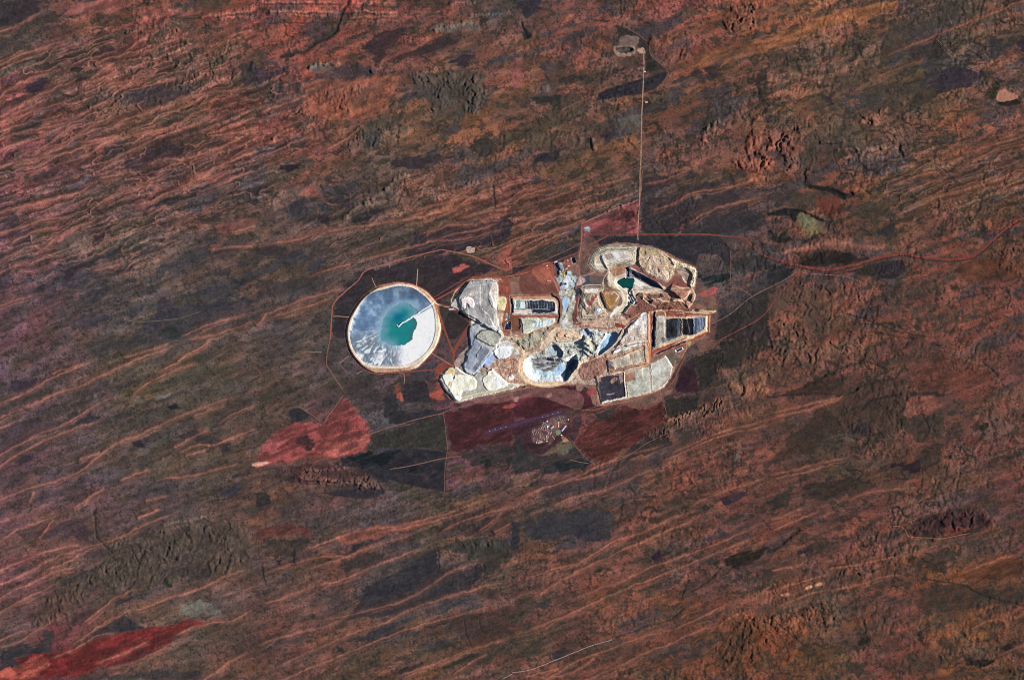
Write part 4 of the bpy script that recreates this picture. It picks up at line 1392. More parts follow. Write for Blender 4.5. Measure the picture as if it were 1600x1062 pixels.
# --- the big pit
reg('pit', 'open_pit', 'large white walled open pit with a striped grey floor and navy shadow', 'open pit')
reg('pit_rim', 'rim_bench', label='tan rim bench', parent='pit')
reg('pit_floor', 'pit_floor', label='striped grey pit floor', parent='pit')
reg('pit_terr', 'upper_terrace', label='grey green upper terraces', parent='pit')
area('pit_rim', P('L', '-100,880 -110,640 -80,470 60,400 330,370 330,240 480,80 560,-60 800,-110 1130,20 1230,120 1330,300 1330,560 1150,660 1090,860 960,960 700,1080 300,1110 60,1030'), 'd2b496', tex=.22)
strip('pit_rim', P('L', '-95,600 -80,800 0,960 120,1050 300,1080 560,1075 800,1050 980,960'), 1.6, 'e6d2ac', alpha=.85)
area('pit_terr', P('L', '60,470 350,380 480,250 560,180 680,210 960,205 1180,120 1330,250 1330,480 1150,560 1050,700 880,560 700,540 150,520'), 'a6a596', h=-1.5, w=2, tex=.3, ang=-12, wl=1.6, cont=(9, 5, .5, .2))
area('pit_terr', P('L', '520,250 640,255 740,330 790,430 740,520 600,500 480,470 440,400'), '848a8c', h=-2.2, w=3, n=2, rings=.15, tex=.45)
area('pit_terr', P('L', '640,60 820,70 1000,110 1120,100 960,190 700,195 640,150'), 'a8957c', h=1.0, w=2, n=2, rings=.12)
area('pit_terr', P('L', '660,0 740,-20 800,20 790,90 700,110 650,60'), 'c2987c', h=1.6, w=2.2)
scarp(P('L', '850,90 835,30'), 2.0, 3, right=True)
def w_pit(x, y):
    return np.where((x - y) > (882 - 562) - 6, 6.0, np.where(y > 566, 11.0, np.where(x < 834, 7.5, 5.0)))
rimA = P('L', '-30,720 -10,580 80,500 200,490 500,500 760,530 900,500 1060,440 1110,560 1100,660 960,880 840,1000 640,1000 300,1020 110,950 0,850')
area('pit', rimA, '8b8b88', h=-7.0, w=w_pit, side='dfe2e3', n=5, rings=.12, tex=.26)
area('pit_floor', P('L', '150,530 340,515 700,560 800,590 690,660 560,770 420,790 240,730 180,660'), '827f7e', tex=.55, ang=3, wl=1.5, sm=False)
strip('pit_floor', P('L', '230,610 420,615 480,590'), 1.0, 'b4b1ae', sm=False)
strip('pit_floor', P('L', '200,745 400,735 560,670 780,620'), 1.1, 'c2c0bc')
strip('pit_floor', P('L', '340,510 700,545 810,580'), 1.1, 'b4b0a8')
area('pit', P('L', '190,770 300,770 420,800 560,790 640,820 600,930 400,960 300,950 220,860'), 'c6dcea', tex=.28, alpha=.9)
area('pit', P('L', '640,720 780,640 830,700 820,800 680,880 620,830'), 'a9c4e2', tex=.4, alpha=.85)
area('pit', P('L', '0,720 110,560 140,600 190,760 300,950 110,900'), 'e9e9e8', tex=.1, alpha=.85)
area('pit', P('L', '1105,570 1095,670 960,880 845,995 800,960 830,860 850,740 930,640 1040,540'), '59606e', tex=.4, alpha=.9)  # east wall painted dark slate, its shadow put into the colour
scarp(P('L', '700,560 790,430 740,330 640,255 590,270'), 2.0, 5, right=True)
scarp(P('L', '1185,180 1260,230 1340,290'), 4.0, 7, right=False)
scarp(P('L', '1190,270 1250,310 1340,390'), 3.6, 6, right=False)
scarp(P('M', '395,880 470,950 560,1040'), 2.6, 5, right=False)
scarp(P('L', '930,600 1000,540 1075,440'), 3.0, 6, right=True)
scarp(P('L', '1000,690 1060,620 1090,560'), 2.4, 5, right=True)
# north-eastern arm of the pit
reg('arm', 'pit_arm', label='narrow arm of the pit with a sky blue floor', parent='pit')
area('pit_terr', P('M', '210,450 330,470 480,430 700,460 860,500 900,520 860,600 700,840 650,1000 400,860 380,640 280,520'), 'a3a298', tex=.3, h=-1.2, w=2, cont=(7, 6, .6, .3))
area('pit_terr', P('M', '390,480 520,470 640,560 600,620 460,570'), '98a2c0', alpha=.7, tex=.3)
area('pit_terr', P('M', '470,640 600,690 680,800 620,850 500,760'), 'aca98e', tex=.2)
scarp(P('M', '400,705 480,750 570,825'), 3.2, 6, right=False)
scarp(P('M', '395,790 520,870 630,985'), 3.6, 6, right=False)
scarp(P('M', '470,440 570,530 700,560'), 2.2, 4, right=False)
scarp(P('M', '600,690 680,790'), 1.6, 4, right=False)
area('arm', P('M', '705,1000 715,830 850,590 900,520 1010,500 1100,530 1150,560 1190,470 1240,440 1130,640 1050,770 880,900 760,1000'), 'b9c6cc', h=-4.6, w=2.6, n=2, rings=.12, sm=False, tex=.3)
area('arm', P('M', '790,880 762,845 872,660 925,580 1030,575 1065,640 1000,740 900,830'), '9fc3ee', tex=.14)
scarp(P('M', '700,990 705,850 770,740'), 2.4, 4, right=False)
scarp(P('M', '980,790 1080,680 1150,580 1230,440'), 2.2, 3.5, right=True)
strip('pit_rim', P('M', '660,1060 860,940 1010,830 1120,700'), 1.9, 'd3bca6')

# --- mixed dump and stockpiles east of the arm
reg('east', 'waste_dump', 'pale patchy waste dump between the pit arm and the black heap', 'waste dump', 'waste rock dumps of the mine')
reg('east_white', 'white_patch', parent='east')
area('east', P('B', '560,670 600,605 640,540 700,480 760,452 760,640 690,650 620,640 550,690'), 'b5a494', h=1.8, w=1.4, sm=False, tex=.26, side='b0a090', cont=(8, 4, .3, .22))
area('east_white', P('M', '1000,910 1130,790 1210,880 1100,940'), 'dcd6d4', h=.7, w=1, tex=.15)
area('east_white', P('M', '1200,880 1320,760 1593,690 1593,770 1400,830 1260,900'), 'b9beae', tex=.2, h=.6, w=1)
area('east_white', P('M', '1390,600 1450,580 1470,640 1420,660'), 'd8c4b4', tex=.1)
area('east_white', P('M', '1400,340 1500,260 1593,280 1593,400 1460,420'), 'd6cdc6', tex=.2)
area('east_white', P('B', '710,470 745,460 745,560 715,560'), 'd8d0c6', tex=.2)
scarp(P('M', '1345,560 1350,400 1500,270'), 2.0, 5, right=True)
reg('tank', 'tailings_cell', 'oblong beige tailings cell bordered by a tan bund', 'tailings cell')
reg('tank_wall', 'bund', parent='tank')
area('tank_wall', P('E', '790,225 920,180 1110,100 1130,110 1140,260 860,325 800,330'), 'b48464', sm=False, h=1.6, w=1.3, tex=.25)
area('tank', P('E', '805,235 925,195 1105,120 1110,240 860,305'), 'ac9c88', sm=False, h=-.8, w=.7, tex=.4, ang=82, wl=1.5)
area('tank', P('E', '790,240 830,235 850,300 800,290'), '4d4a50', alpha=.8, tex=.6)
area('tank', P('E', '840,240 960,200 960,260 860,290'), 'b5ab98', alpha=.7, tex=.3)
strip('tank_wall', P('E', '1118,110 1124,245'), 1.7, 'd9a888', sm=False)
strip('tank_wall', P('E', '860,316 1000,285 1130,250'), 1.2, '38303a', sm=False)

# --- evaporation cells on the south side
reg('evb', 'evaporation_cell', 'nearly black square evaporation cell with white crusted borders', 'evaporation cell', 'evaporation cells')
reg('evb_wall', 'bund', parent='evb')
area('evb_wall', P('E', '698,360 900,318 940,315 955,540 745,592 712,470'), 'b9a296', sm=False, h=1.5, w=1.1, tex=.3)
area('evb', P('E', '714,372 930,328 944,530 742,574 722,470'), '39363d', sm=False, h=-.9, w=.8, tex=.5)
area('evb', P('E', '885,340 930,328 932,400 905,420'), '9c8274', sm=False, tex=.3, alpha=.9)
area('evb', P('E', '820,395 870,365 880,385 840,420'), 'b08472', tex=.4, alpha=.85)
area('evb', P('E', '715,375 745,372 740,400 720,405'), 'a58070', sm=False, alpha=.9)
strip('evb', P('E', '790,515 850,505'), 1.2, 'c9c2c0', alpha=.8)
strip('evb_wall', P('E', '748,580 850,556 948,535'), 1.9, 'e2d6cc', sm=False)
strip('evb_wall', P('E', '706,372 722,470 738,580'), 1.5, '5c4a48', sm=False)
reg('evp', 'evaporation_cell', 'pale dry evaporation cell next to the black one', 'evaporation cell', 'evaporation cells')
area('evp', P('E', '940,335 1030,300 1138,282 1152,300 1165,492 1060,520 962,545'), 'aaa696', sm=False, h=.7, w=1.0, tex=.3)
area('evp', P('E', '945,340 1020,312 1028,395 950,405'), '8f6a58', sm=False, tex=.3)
reg('evr', 'evaporation_cell', 'rounded pale dry evaporation cell with a bright eastern kerb', 'evaporation cell', 'evaporation cells')
area('evr', P('E', '1152,265 1278,190 1340,282 1325,360 1265,455 1166,495'), 'b6b0a2', sm=False, h=.7, w=1.0, tex=.3)
strip('evr', P('E', '1280,195 1342,284'), 1.4, 'e0d3c6', sm=False)
strip('evr', P('E', '1144,275 1162,495'), 1.1, '857463', sm=False)
area('evr', P('E', '1170,300 1240,280 1230,340 1170,350'), 'c9c5ba', tex=.2, alpha=.6)
area('ground', P('E', '1280,190 1340,150 1350,200 1420,210 1345,280'), '5e544a', sm=False, alpha=.9)

# --- black heap in the east
reg('heap', 'leach_heap', 'wedge shaped black and blue striped leach heap framed by red banks', 'leach heap')
reg('heap_bank', 'bank', label='red and tan banks', parent='heap')
reg('heap_chan', 'lined_channel', label='navy channel along the western foot', parent='heap', mat='liner')
reg('heap_south', 'lined_channel', label='dark channel along the southern foot', parent='heap', mat='liner')
reg('heap_grey', 'grey_bay', parent='heap')
reg('heap_black', 'black_bay', parent='heap', mat='liner')
reg('heap_blue', 'blue_bay', parent='heap')
area('heap_bank', P('N', '20,100 130,70 420,30 640,130 900,120 1330,110 1325,520 880,720 860,760 60,1040 20,1040'), '8a4a3a', sm=False, tex=.25)
area('heap_bank', P('N', '420,200 760,190 1270,180 1265,500 880,670 160,860 170,170'), 'c0a284', sm=False, h=1.8, w=1.6, tex=.25)
area('heap_bank', P('N', '170,170 170,70 300,60 390,80 410,180'), '8e6a54', tex=.2)
strip('heap_bank', P('N', '170,80 290,60 380,100 400,190'), 1.4, 'd9c0a4')
area('heap_chan', P('N', '128,90 182,85 170,500 160,780 110,900 95,900'), '1c2340', sm=False, h=-1.6, w=1.0, tex=.3)
area('heap_grey', P('N', '185,190 380,200 395,600 370,740 170,840'), 'a49c8c', sm=False, h=.4, w=1, tex=.35)
area('heap_grey', P('N', '290,625 400,630 410,720 330,745'), '6a645c', sm=False)
strip('heap_grey', P('N', '200,190 340,190 370,250 370,620'), 1.4, 'd4c4b4', sm=False)
area('heap_black', P('N', '400,240 690,220 725,250 725,580 420,690 400,610'), '1c2026', sm=False, h=-.9, w=.9, tex=.9, ang=88, wl=1.4)
area('heap_black', P('N', '640,230 700,225 715,580 640,590'), '6c6c6c', sm=False, alpha=.8, tex=.5)
area('heap_black', P('N', '410,650 690,580 700,600 420,720'), '6a7078', sm=False, alpha=.75, tex=.6)
area('heap_black', P('N', '735,220 790,250 970,235 985,570 740,575'), '0d1016', sm=False, h=-1.2, w=1.0, tex=.8, ang=88, wl=1.2)
area('heap_blue', P('N', '975,225 1060,205 1210,210 1195,450 985,565'), '66707e', sm=False, h=-.7, w=.8, tex=.55, ang=88, wl=1.6)
area('heap_blue', P('N', '985,240 1050,220 1050,530 990,555'), '363f4c', sm=False, alpha=.8, tex=.5, ang=88, wl=1.4)
strip('heap_bank', P('N', '1245,190 1240,480'), 2.0, 'e0cdb0', sm=False)
strip('heap_bank', P('N', '1290,120 1295,500 880,700'), 2.0, '94492f', sm=False)
strip('heap_bank', P('N', '1318,180 1310,520'), .9, 'd3b294', sm=False)
strip('heap_bank', P('N', '180,890 560,740 820,640'), 1.3, '90443c', sm=False)
area('heap_south', P('N', '170,1000 180,960 480,830 800,690 820,715 500,850'), '171c30', sm=False, h=-1.0, w=.9, tex=.4)
strip('heap_bank', P('N', '50,100 60,500 50,1040'), 2.2, 'c59a78', sm=False)
strip('heap_bank', P('N', '92,100 95,880'), 1.6, '6e3a3a', sm=False)
reg('box', 'water_pond', 'little black rectangular pond with a pale kerb below the black heap', 'pond', mat='water')
area('ground', P('N', '565,880 760,800 780,880 590,990'), '563c40', sm=False)
area('box', P('N', '585,880 735,815 765,865 615,945'), 'c2c2cc', sm=False, tex=.1, h=.6, w=.7)
area('box', P('N', '612,882 722,830 738,865 628,925'), '0d1018', sm=False, tex=.2, h=-.9, w=.5)
strip('ground', P('N', '830,720 830,850 760,1000 720,1062'), 1.5, 'b0765c')
area('ground', P('N', '850,720 930,720 910,800 860,800'), 'b09468', tex=.3)
# --- tailings strips north of the heap
area('ground', P('N', '940,130 990,40 1330,70 1440,60 1440,100 1300,115'), 'b3a07c', tex=.3)
area('ground', P('N', '985,55 1020,20 1100,40 1060,90 1000,85'), '4a3c2e', tex=.2)

# --- north pit with the green lake
reg('npit', 'open_pit', 'northern open pit with a deep green lake and a long navy shadowed wall', 'open pit')
reg('nlake', 'pit_lake', label='dark green lake', parent='npit', mat='water')
reg('nlake2', 'pit_lake', label='tiny green pool at the southern end', parent='npit', mat='water')
reg('nrim', 'rim_bench', label='cream ramp curling round the western rim', parent='npit')
area('nrim', P('U', '10,170 60,170 300,60 340,80 700,230 960,400 1060,500 960,560 600,620 500,620 380,760 260,914 60,914 180,800 260,720 200,560 0,400'), 'c8b49c', tex=.25)
area('nrim', P('U', '60,120 200,60 330,80 300,180 120,250'), 'a97c60', tex=.35, rough=.4)
def w_np(x, y):
    s = (x - 978) * .52 + (y - 418) * -.86          # how far towards the north-east wall
    return np.where(s > -14, 5.5, 10.0)
area('npit', P('U', '110,360 160,260 310,220 318,110 345,80 420,120 700,260 900,380 985,490 860,470 700,480 560,500 460,500 440,560 520,720 480,760 400,760 320,880 240,900 330,740 340,600 330,520 200,480'), 'cfc6b2', h=-6.6, w=w_np, side='c4b6a4', n=3, rings=.15, tex=.25, jit=False)
area('npit', P('U', '322,105 345,82 420,122 700,262 900,382 980,486 930,470 800,440 640,360 470,270 380,262 330,262'), '53525c', tex=.35, jit=False, alpha=.92)  # north-east wall colour darkened to paint in its deep shade
area('nlake', P('U', '160,370 190,310 330,270 470,290 478,340 450,410 400,470 320,445 260,450'), '0a4640', tex=.08, lev=float(Z[win(fxs, fys, P('U', '300,330 340,370'), 1)].min()) + 2.0)
area('nlake2', P('U', '335,720 370,700 378,740 350,765'), '0c4838', tex=.08)
scarp(P('U', '345,85 370,150 375,260'), 6.0, 5, right=False)
strip('npit', P('U', '480,150 560,240 580,310'), .9, 'd2d4d8')
strip('nrim', P('U', '20,160 15,260 40,350 180,470 270,560 290,680 220,800 100,914'), 2.6, 'efdcb4')
strip('nrim', P('U', '70,220 60,300 140,390 260,460 330,510'), 1.6, 'e9d9bc')
strip('nrim', P('Q', '1130,660 1060,740 990,850'), 3.0, 'e9e6e0')
scarp(P('U', '360,560 400,490 440,470'), 4, 6, right=True)
scarp(P('U', '380,600 400,680 470,740'), 4, 6, right=False)
scarp(P('U', '260,905 320,830 390,760'), 4.5, 6, right=True)
# --- eastern satellite workings
reg('sat', 'satellite_pit', 'brown crescent shaped satellite pits with tan lips east of the green lake', 'open pit')
reg('sat_lip', 'ridge', parent='sat')
area('sat', P('U', '500,620 560,540 800,530 1000,480 1100,470 1250,480 1480,470 1530,560 1500,680 1420,800 1300,720 1100,720 900,720 640,640'), '96725e', tex=.35, cont=(9, 6, .45, .26))
area('sat', P('U', '1060,500 1080,470 1200,470 1380,480 1470,490 1440,590 1340,660 1260,640 1150,580'), '8e6450', h=1.5, w=3, tex=.25)
scarp(P('U', '1075,485 1190,545 1300,660'), 6.5, 9, right=False)
scarp(P('U', '1460,690 1500,620 1500,550'), 4.5, 5, right=True)
area('sat', P('U', '760,700 820,660 830,720 800,760'), '6a4c44', tex=.3)
scarp(P('U', '760,740 790,690 810,660'), 3.4, 4, right=True)
scarp(P('U', '1370,700 1410,760 1440,810'), 3.0, 4, right=False)
strip('sat_lip', P('U', '620,650 630,610 700,600 860,640 980,690 1100,700 1200,680 1330,700 1400,760 1430,810'), 2.6, 'd8b08c', dz=1.2)
strip('sat_lip', P('U', '620,640 700,710 840,790'), 1.8, 'dcc0a0', dz=.8)
strip('sat_lip', P('U', '1300,670 1400,610 1460,510'), 2.2, 'cfae90', dz=.8)
strip('sat_lip', P('U', '860,640 940,640 1000,600 820,560'), 2.0, 'b09480')
area('sat', P('U', '680,580 960,570 980,620 860,640 720,610'), '6c5048', tex=.35)
strip('ground', P('U', '450,500 700,530 860,520 960,540'), 3.6, 'cdb497', tex=.3)
area('sat', P('U', '860,760 1000,720 1200,700 1320,720 1380,810 1260,870 1060,820 880,810'), '7c5646', tex=.35, cont=(8, 5, .3, .2))
strip('ground', P('U', '820,860 940,820 1040,820 1130,870 1250,890 1440,850'), 1.5, '6a3430')
strip('ground', P('U', '1180,400 1300,450 1480,460 1550,560 1540,660'), 1.6, 'c9a68e')

# --- north dumps
reg('n1', 'waste_dump', 'oval terraced waste dump with contour rings north-west of the green lake', 'waste dump', 'waste rock dumps of the mine')
reg('n1_top', 'plateau', label='pale striped top', parent='n1')
area('n1', P('F', '258,270 285,200 365,125 450,92 600,86 742,92 765,120 752,262 720,300 640,290 560,300 470,350 345,362 285,320'), 'a89c86', h=2.6, w=9, n=4, rings=.34, tex=.2, sm=False)
area('n1', P('F', '330,290 325,230 360,180 400,180 390,230 430,300 460,345 360,340'), 'b09e88', tex=.2, h=-.6, w=2)
area('n1_top', P('F', '405,190 470,160 620,160 700,190 690,230 590,250 470,260 425,230'), 'bdb3a8', tex=.25, h=.5, w=1)
area('n1_top', P('F', '425,190 500,165 530,215 450,245'), '9a8a7e', sm=False, tex=.25, ang=60, wl=1.5)
area('n1_top', P('F', '520,165 570,160 600,215 550,230'), 'd6d0cc', sm=False, tex=.12)
scarp(P('F', '395,190 410,240 440,300 470,345'), 1.8, 4, right=False)
strip('n1', P('F', '385,180 420,250 475,345'), 1.4, 'd2c4b2')
strip('n1', P('F', '330,300 345,250 380,200'), 1.1, 'd9c4a0')
strip('n1', P('F', '470,275 600,258 700,235 720,200 690,170'), 1.2, 'dacbb0', alpha=.8)
strip('n1', P('F', '755,110 745,260 700,290'), 1.4, 'd9ccb4', alpha=.9)
area('n1', P('F', '340,290 370,270 400,290 380,310'), 'd8d2ca', tex=.1)
reg('n2', 'waste_dump', 'hummocky tan waste dump running north-east of the green lake', 'waste dump', 'waste rock dumps of the mine')
reg('n2_tail', 'dump_tail', label='pale knobbly eastern tail', parent='n2')
area('n2', P('F', '780,120 830,105 900,105 1000,132 1100,212 1160,280 1160,360 1100,450 1060,462 960,425 870,390 780,300 768,200'), 'a88c74', h=1.8, w=4, n=2, rings=.15, tex=.3, cont=(7.5, 6, .3, .32))
area('n2', P('F', '840,220 900,200 1010,220 1020,300 900,270'), 'b9a08c', tex=.35, alpha=.8, rough=1.2)
area('n2', P('F', '900,340 1000,330 1080,380 1070,440 980,420'), 'b39c8a', tex=.4, alpha=.8, rough=1.2)
area('n2', P('F', '790,120 900,112 1000,140 980,190 860,190 790,170'), 'a08e6c', tex=.3, alpha=.8)
area('n2_tail', P('F', '1000,132 1100,205 1200,255 1330,305 1385,350 1375,480 1340,525 1310,490 1330,380 1220,320 1160,320 1090,220'), 'bda384', h=2.0, w=2, tex=.3, cont=(6, 5, .3, .28))
area('n2', P('F', '1170,330 1330,370 1350,420 1310,490 1250,460 1240,420'), '927e6c', tex=.35, h=-1.0, w=3)
strip('n2_tail', P('F', '1180,290 1230,320 1320,320 1380,355'), 1.5, 'e3d3b2', dz=.8)
strip('n2_tail', P('F', '1240,420 1270,470 1330,460'), 1.3, 'dccbb0', dz=.6)
strip('n2_tail', P('F', '1345,400 1370,440 1350,500'), 1.3, 'd8c8a8', dz=.6)
area('ground', P('F', '1100,470 1180,400 1260,470 1340,530 1240,520 1100,500'), '7e4c44', tex=.3)
area('ground', P('F', '770,300 870,390 1060,470 1010,490 800,370 700,320'), '84504a', alpha=.9, tex=.25)
# --- terraced dump west of the green lake
reg('w3', 'waste_dump', 'terraced dump ringed by dark contour lines between the plant and the green lake', 'waste dump', 'waste rock dumps of the mine')
reg('w3_red', 'red_patch', parent='w3')
reg('w3_cone', 'brown_mound', label='egg shaped brown mound', parent='w3')
area('w3', P('Q', '340,270 420,250 780,250 830,300 760,400 900,720 930,820 760,900 480,935 370,915 305,840 315,650 350,400'), 'a8927c', h=2.6, w=7, n=4, rings=.42, tex=.25, sm=False)
area('w3', P('Q', '430,370 720,360 740,600 800,760 700,820 500,820 420,680'), '94836c', tex=.35, sm=False, cont=(6, 5, .35, .25))
area('w3', P('Q', '430,290 640,270 740,280 700,350 440,350'), 'd2cac0', tex=.2, sm=False)
area('w3_red', P('Q', '500,600 640,430 700,400 690,450 560,610 520,680'), '944a4e', tex=.2)
area('w3', P('Q', '640,720 740,640 800,700 760,780 680,800'), '8a8e90', tex=.4)
area('w3', P('Q', '700,690 780,690 770,740 710,750'), 'd0d4da', tex=.1)
strip('w3', P('Q', '420,400 450,570 520,650'), 1.3, 'd8cfc6')
strip('w3', P('Q', '730,460 760,600 850,720 920,800'), 1.7, 'd6bfa4')
strip('w3', P('Q', '390,800 430,870'), 1.2, 'e0cdb4')
scarp(P('Q', '800,310 790,410 830,530 910,720'), 2.8, 7, right=False)
area('w3_cone', P('Q', '820,330 900,290 1030,290 1130,340 1165,430 1130,560 1040,690 930,720 880,620 820,480'), '8c6848', h=1.6, w=4, n=2, rings=.1, tex=.3)
area('w3_cone', P('Q', '960,480 1040,420 1100,440 1060,560 940,640'), '8e6a3a', tex=.25, alpha=.8)
strip('w3_cone', P('Q', '1010,400 1040,340 1120,390 1140,460 1090,540'), 1.2, 'c9c0b8')
strip('w3_cone', P('Q', '840,380 1000,370'), 1.8, 'b58a7a')
strip('w3', P('Q', '860,150 960,240 1080,290 1180,330'), 1.5, '7e5c3c', alpha=.8)
area('ground', P('Q', '250,300 340,270 345,330 300,450 270,430'), '3a3c46', tex=.3)
strip('ground', P('Q', '300,450 270,600 270,780 260,880 300,960'), 2.6, '74403a')
strip('ground', P('Q', '200,830 210,990 280,1010 400,980'), 1.8, '8a3a28')
# --- haul roads of the middle
reg('haul1', 'haul_road', kind='structure')
reg('haul2', 'haul_road', kind='structure')
reg('haul3', 'haul_road', kind='structure')
reg('haul4', 'haul_road', kind='structure')
strip('haul1', P('M', '300,380 440,320 560,280 760,260 1000,260 1200,270 1380,250 1593,130'), 2.0, 'b08468')
strip('haul1', P('M', '320,420 480,390 700,430 900,440 1060,420'), 1.4, '8c4430')
strip('haul1', P('M', '820,310 870,350 930,440'), 1.1, 'f0d8c4', sm=False)
strip('haul2', P('M', '110,100 100,300 110,440 200,530 380,600 560,680 680,790'), 1.8, 'a8987a')
strip('haul3', P('M', '1230,440 1300,380 1400,290 1593,150'), 1.6, '8a4a38')
strip('haul3', P('M', '900,940 1060,760 1200,640 1340,590'), 1.8, 'c0a494')
strip('haul3', P('B', '520,690 620,640 740,620 760,640 755,730 640,750 540,780'), 1.5, 'a86c4c')
strip('haul4', P('B', '762,450 766,640 758,735'), 2.0, 'b5835f', sm=False)
area('ground', P('M', '460,340 640,300 800,310 900,400 760,410 560,400'), 'b0907e', tex=.3)
area('ground', P('M', '1080,330 1280,370 1260,420 1100,410'), '8e3e30', tex=.3)

for crop, w_, c_, q in (
        ('C', 1.6, 'd9c0a4', '430,95 340,150 250,230 190,340 170,430 20,400'), ('C', 1.4, 'b5674c', '470,95 700,100 860,80 1060,40'),
        ('C', 1.8, 'c8a688', '770,500 755,640 770,740 800,770 930,790'), ('C', 1.5, 'd6c6b4', '760,770 700,870 640,930 560,1010'),
        ('C', 1.6, 'd6b896', '850,790 930,830 990,900 1000,980'), ('D', 1.8, 'd8a878', '940,150 1000,220 985,320 970,420 990,520 1120,590 1260,615 1400,600 1500,560'),
        ('D', 1.2, 'b87450', '830,555 960,560 1100,590'), ('D', 1.3, 'e0d4c0', '630,235 700,130 800,100 900,120'),
        ('D', 1.2, 'c9bba8', '600,430 700,400 820,420'), ('D', 1.3, 'dac8b0', '690,340 600,300'),
        ('L', 1.3, 'e2d0bc', '330,330 350,250 430,160 520,80 600,30'), ('L', 1.2, 'dedad0', '660,205 820,210 960,205 1100,140'),
        ('L', 1.1, 'd4d0c4', '860,440 1000,400 1190,320'), ('L', 1.2, 'd8cabc', '1328,560 1160,640 1080,800 960,930 800,1030'),
        ('M', 1.1, 'd8d0c0', '210,460 330,540 480,620 640,700'), ('M', 1.2, 'e0d6ca', '1320,400 1350,560 1200,640'),
        ('M', 1.2, 'd9cdbd', '1150,800 1210,880 1330,870 1593,760'), ('M', 1.1, 'c9b5a2', '1150,540 1050,720 900,880'),
        ('F', 1.2, 'd6c2a8', '480,350 430,420 400,520'), ('F', 1.2, 'c89a80', '330,370 200,410 140,430'),
        ('F', 1.4, 'a05a48', '770,100 775,300 690,320'), ('F', 1.3, 'a86a54', '990,130 1130,210 1280,280 1380,330'),
        ('F', 1.2, 'd0b89c', '1340,530 1370,600 1350,680 1310,730'), ('Q', 1.6, 'd2b494', '830,150 830,300 770,420'),
        ('Q', 1.3, 'd8c4ac', '400,230 560,200 780,200'), ('Q', 1.4, 'c4a284', '930,820 760,930 480,960 380,1000'),
        ('B', 1.4, 'd2a684', '770,452 880,440 1000,455 1095,460'), ('B', 1.4, 'c09070', '755,740 640,790 470,800'),
        ('B', 1.5, 'b4805f', '470,800 490,960 640,935 780,890 880,800 905,720'), ('B', 1.2, 'caa98c', '400,730 510,690 600,640')):
    strip('haul4', P(crop, q), w_, c_, alpha=.9)
# --- process plant yard
reg('yard', 'plant_yard', 'pale blue and white process plant yard crowded with small buildings', 'yard')
reg('yard_s', 'ore_pad', label='pale blue ore pad with a tan road', parent='yard')
area('yard', P('K', '290,330 480,270 560,480 620,520 760,500 800,640 880,700 870,880 800,1020 640,1062 480,1062 380,800 300,640'), '9fa5a4', tex=.4)
area('yard', P('K', '440,700 560,680 880,640 860,860 700,900 640,1062 500,1000'), 'c2cac8', tex=.4, alpha=.8)
area('yard', P('K', '540,720 640,700 680,860 600,960'), 'dfe8ea', tex=.25, alpha=.9)
area('yard', P('K', '260,340 380,330 420,640 300,640'), '6c4c48', tex=.4, alpha=.9)
area('yard', P('K', '470,500 600,520 600,700 500,700'), '9c8a5c', tex=.5, alpha=.9)
area('yard_s', P('B', '265,330 340,330 350,400 335,470 330,545 275,545 270,480 285,400 265,370'), 'aaa698', tex=.55)
area('yard_s', P('Q', '0,480 120,480 125,560 60,700 0,740'), 'a9c2d8', tex=.25)
area('yard_s', P('Q', '20,900 100,900 90,980 0,1000'), 'c4c9cc', tex=.2, alpha=.7)
strip('yard_s', P('Q', '130,250 170,380 160,560 120,760 100,1000'), 1.7, 'b5a27e')
strip('haul2', P('K', '220,640 300,800 360,960 420,1062'), 2.2, 'b06e54')
strip('haul2', P('K', '160,340 200,500 250,680'), 2.0, '9c4838')
area('ground', P('K', '880,720 1000,680 1140,720 1130,820 1000,890 900,850'), 'a8938a', tex=.25)
area('ground', P('K', '1140,660 1239,640 1239,840 1150,840'), '3c4c52', tex=.3, alpha=.9)
area('ground', P('K', '0,400 120,380 200,520 220,740 0,760'), 'a05a48', tex=.25, alpha=.85)
reg('blackpond', 'water_pond', 'jet black lined pond at the northern edge of the plant', 'pond', mat='water')
area('blackpond', P('K', '745,155 845,128 895,255 808,300'), '0b0f16', sm=False, h=-.8, w=.6, tex=.2, jit=False)
area('ground', P('K', '600,180 740,200 760,480 600,470 560,300'), '8a5248', tex=.3, alpha=.9)
area('ground', P('G', '1040,30 1052,0 1060,30'), '6a4438', alpha=0)
# white and dark oddments in the rect
area('ground', P('D', '985,615 1020,605 1025,622 990,628'), '1c1c22', tex=.1)
area('ground', P('E', '530,420 590,420 592,470 545,485'), '8c6c5e', tex=.2, alpha=.9)
area('ground', P('E', '630,480 690,460 695,510 640,520'), '8e4444', tex=.2, alpha=.9)
area('ground', P('G', '385,125 450,110 450,130 390,140'), '904840', alpha=.9)
area('ground', P('G', '640,60 660,50 655,75 635,75'), '8c7468', alpha=.8)
area('ground', P('G', '450,80 475,70 465,100 450,98'), 'b08a80', alpha=.8)
# village ground
area('ground', P('J', '200,640 480,480 620,380 900,220 1250,160 1300,330 1080,640 900,960 620,1040 340,1060 220,920'), '6e5250', alpha=.65, tex=.5)
area('ground', P('J', '880,330 1000,330 1090,420 1070,560 960,560 900,450'), '8c6a50', alpha=.8, tex=.4)
area('ground', P('J', '970,660 1100,640 1120,720 1060,780 1000,760'), '6e7c58', alpha=.9, tex=.3)
area('ground', P('J', '1160,820 1260,850 1380,960 1240,1020 1180,960'), '9a7a60', alpha=.9, tex=.3)
area('ground', P('J', '560,320 700,330 720,390 600,370'), '242c38', alpha=.8, tex=.3)
for q in ('230,690 420,620 640,640 800,640 960,560', '360,980 560,900 700,820 780,700', '640,380 720,640 680,1000', '900,330 1120,380 1260,420', '400,600 520,580 660,480 820,420'):
    strip('ground', P('J', q), .9, '96786c', alpha=.8)
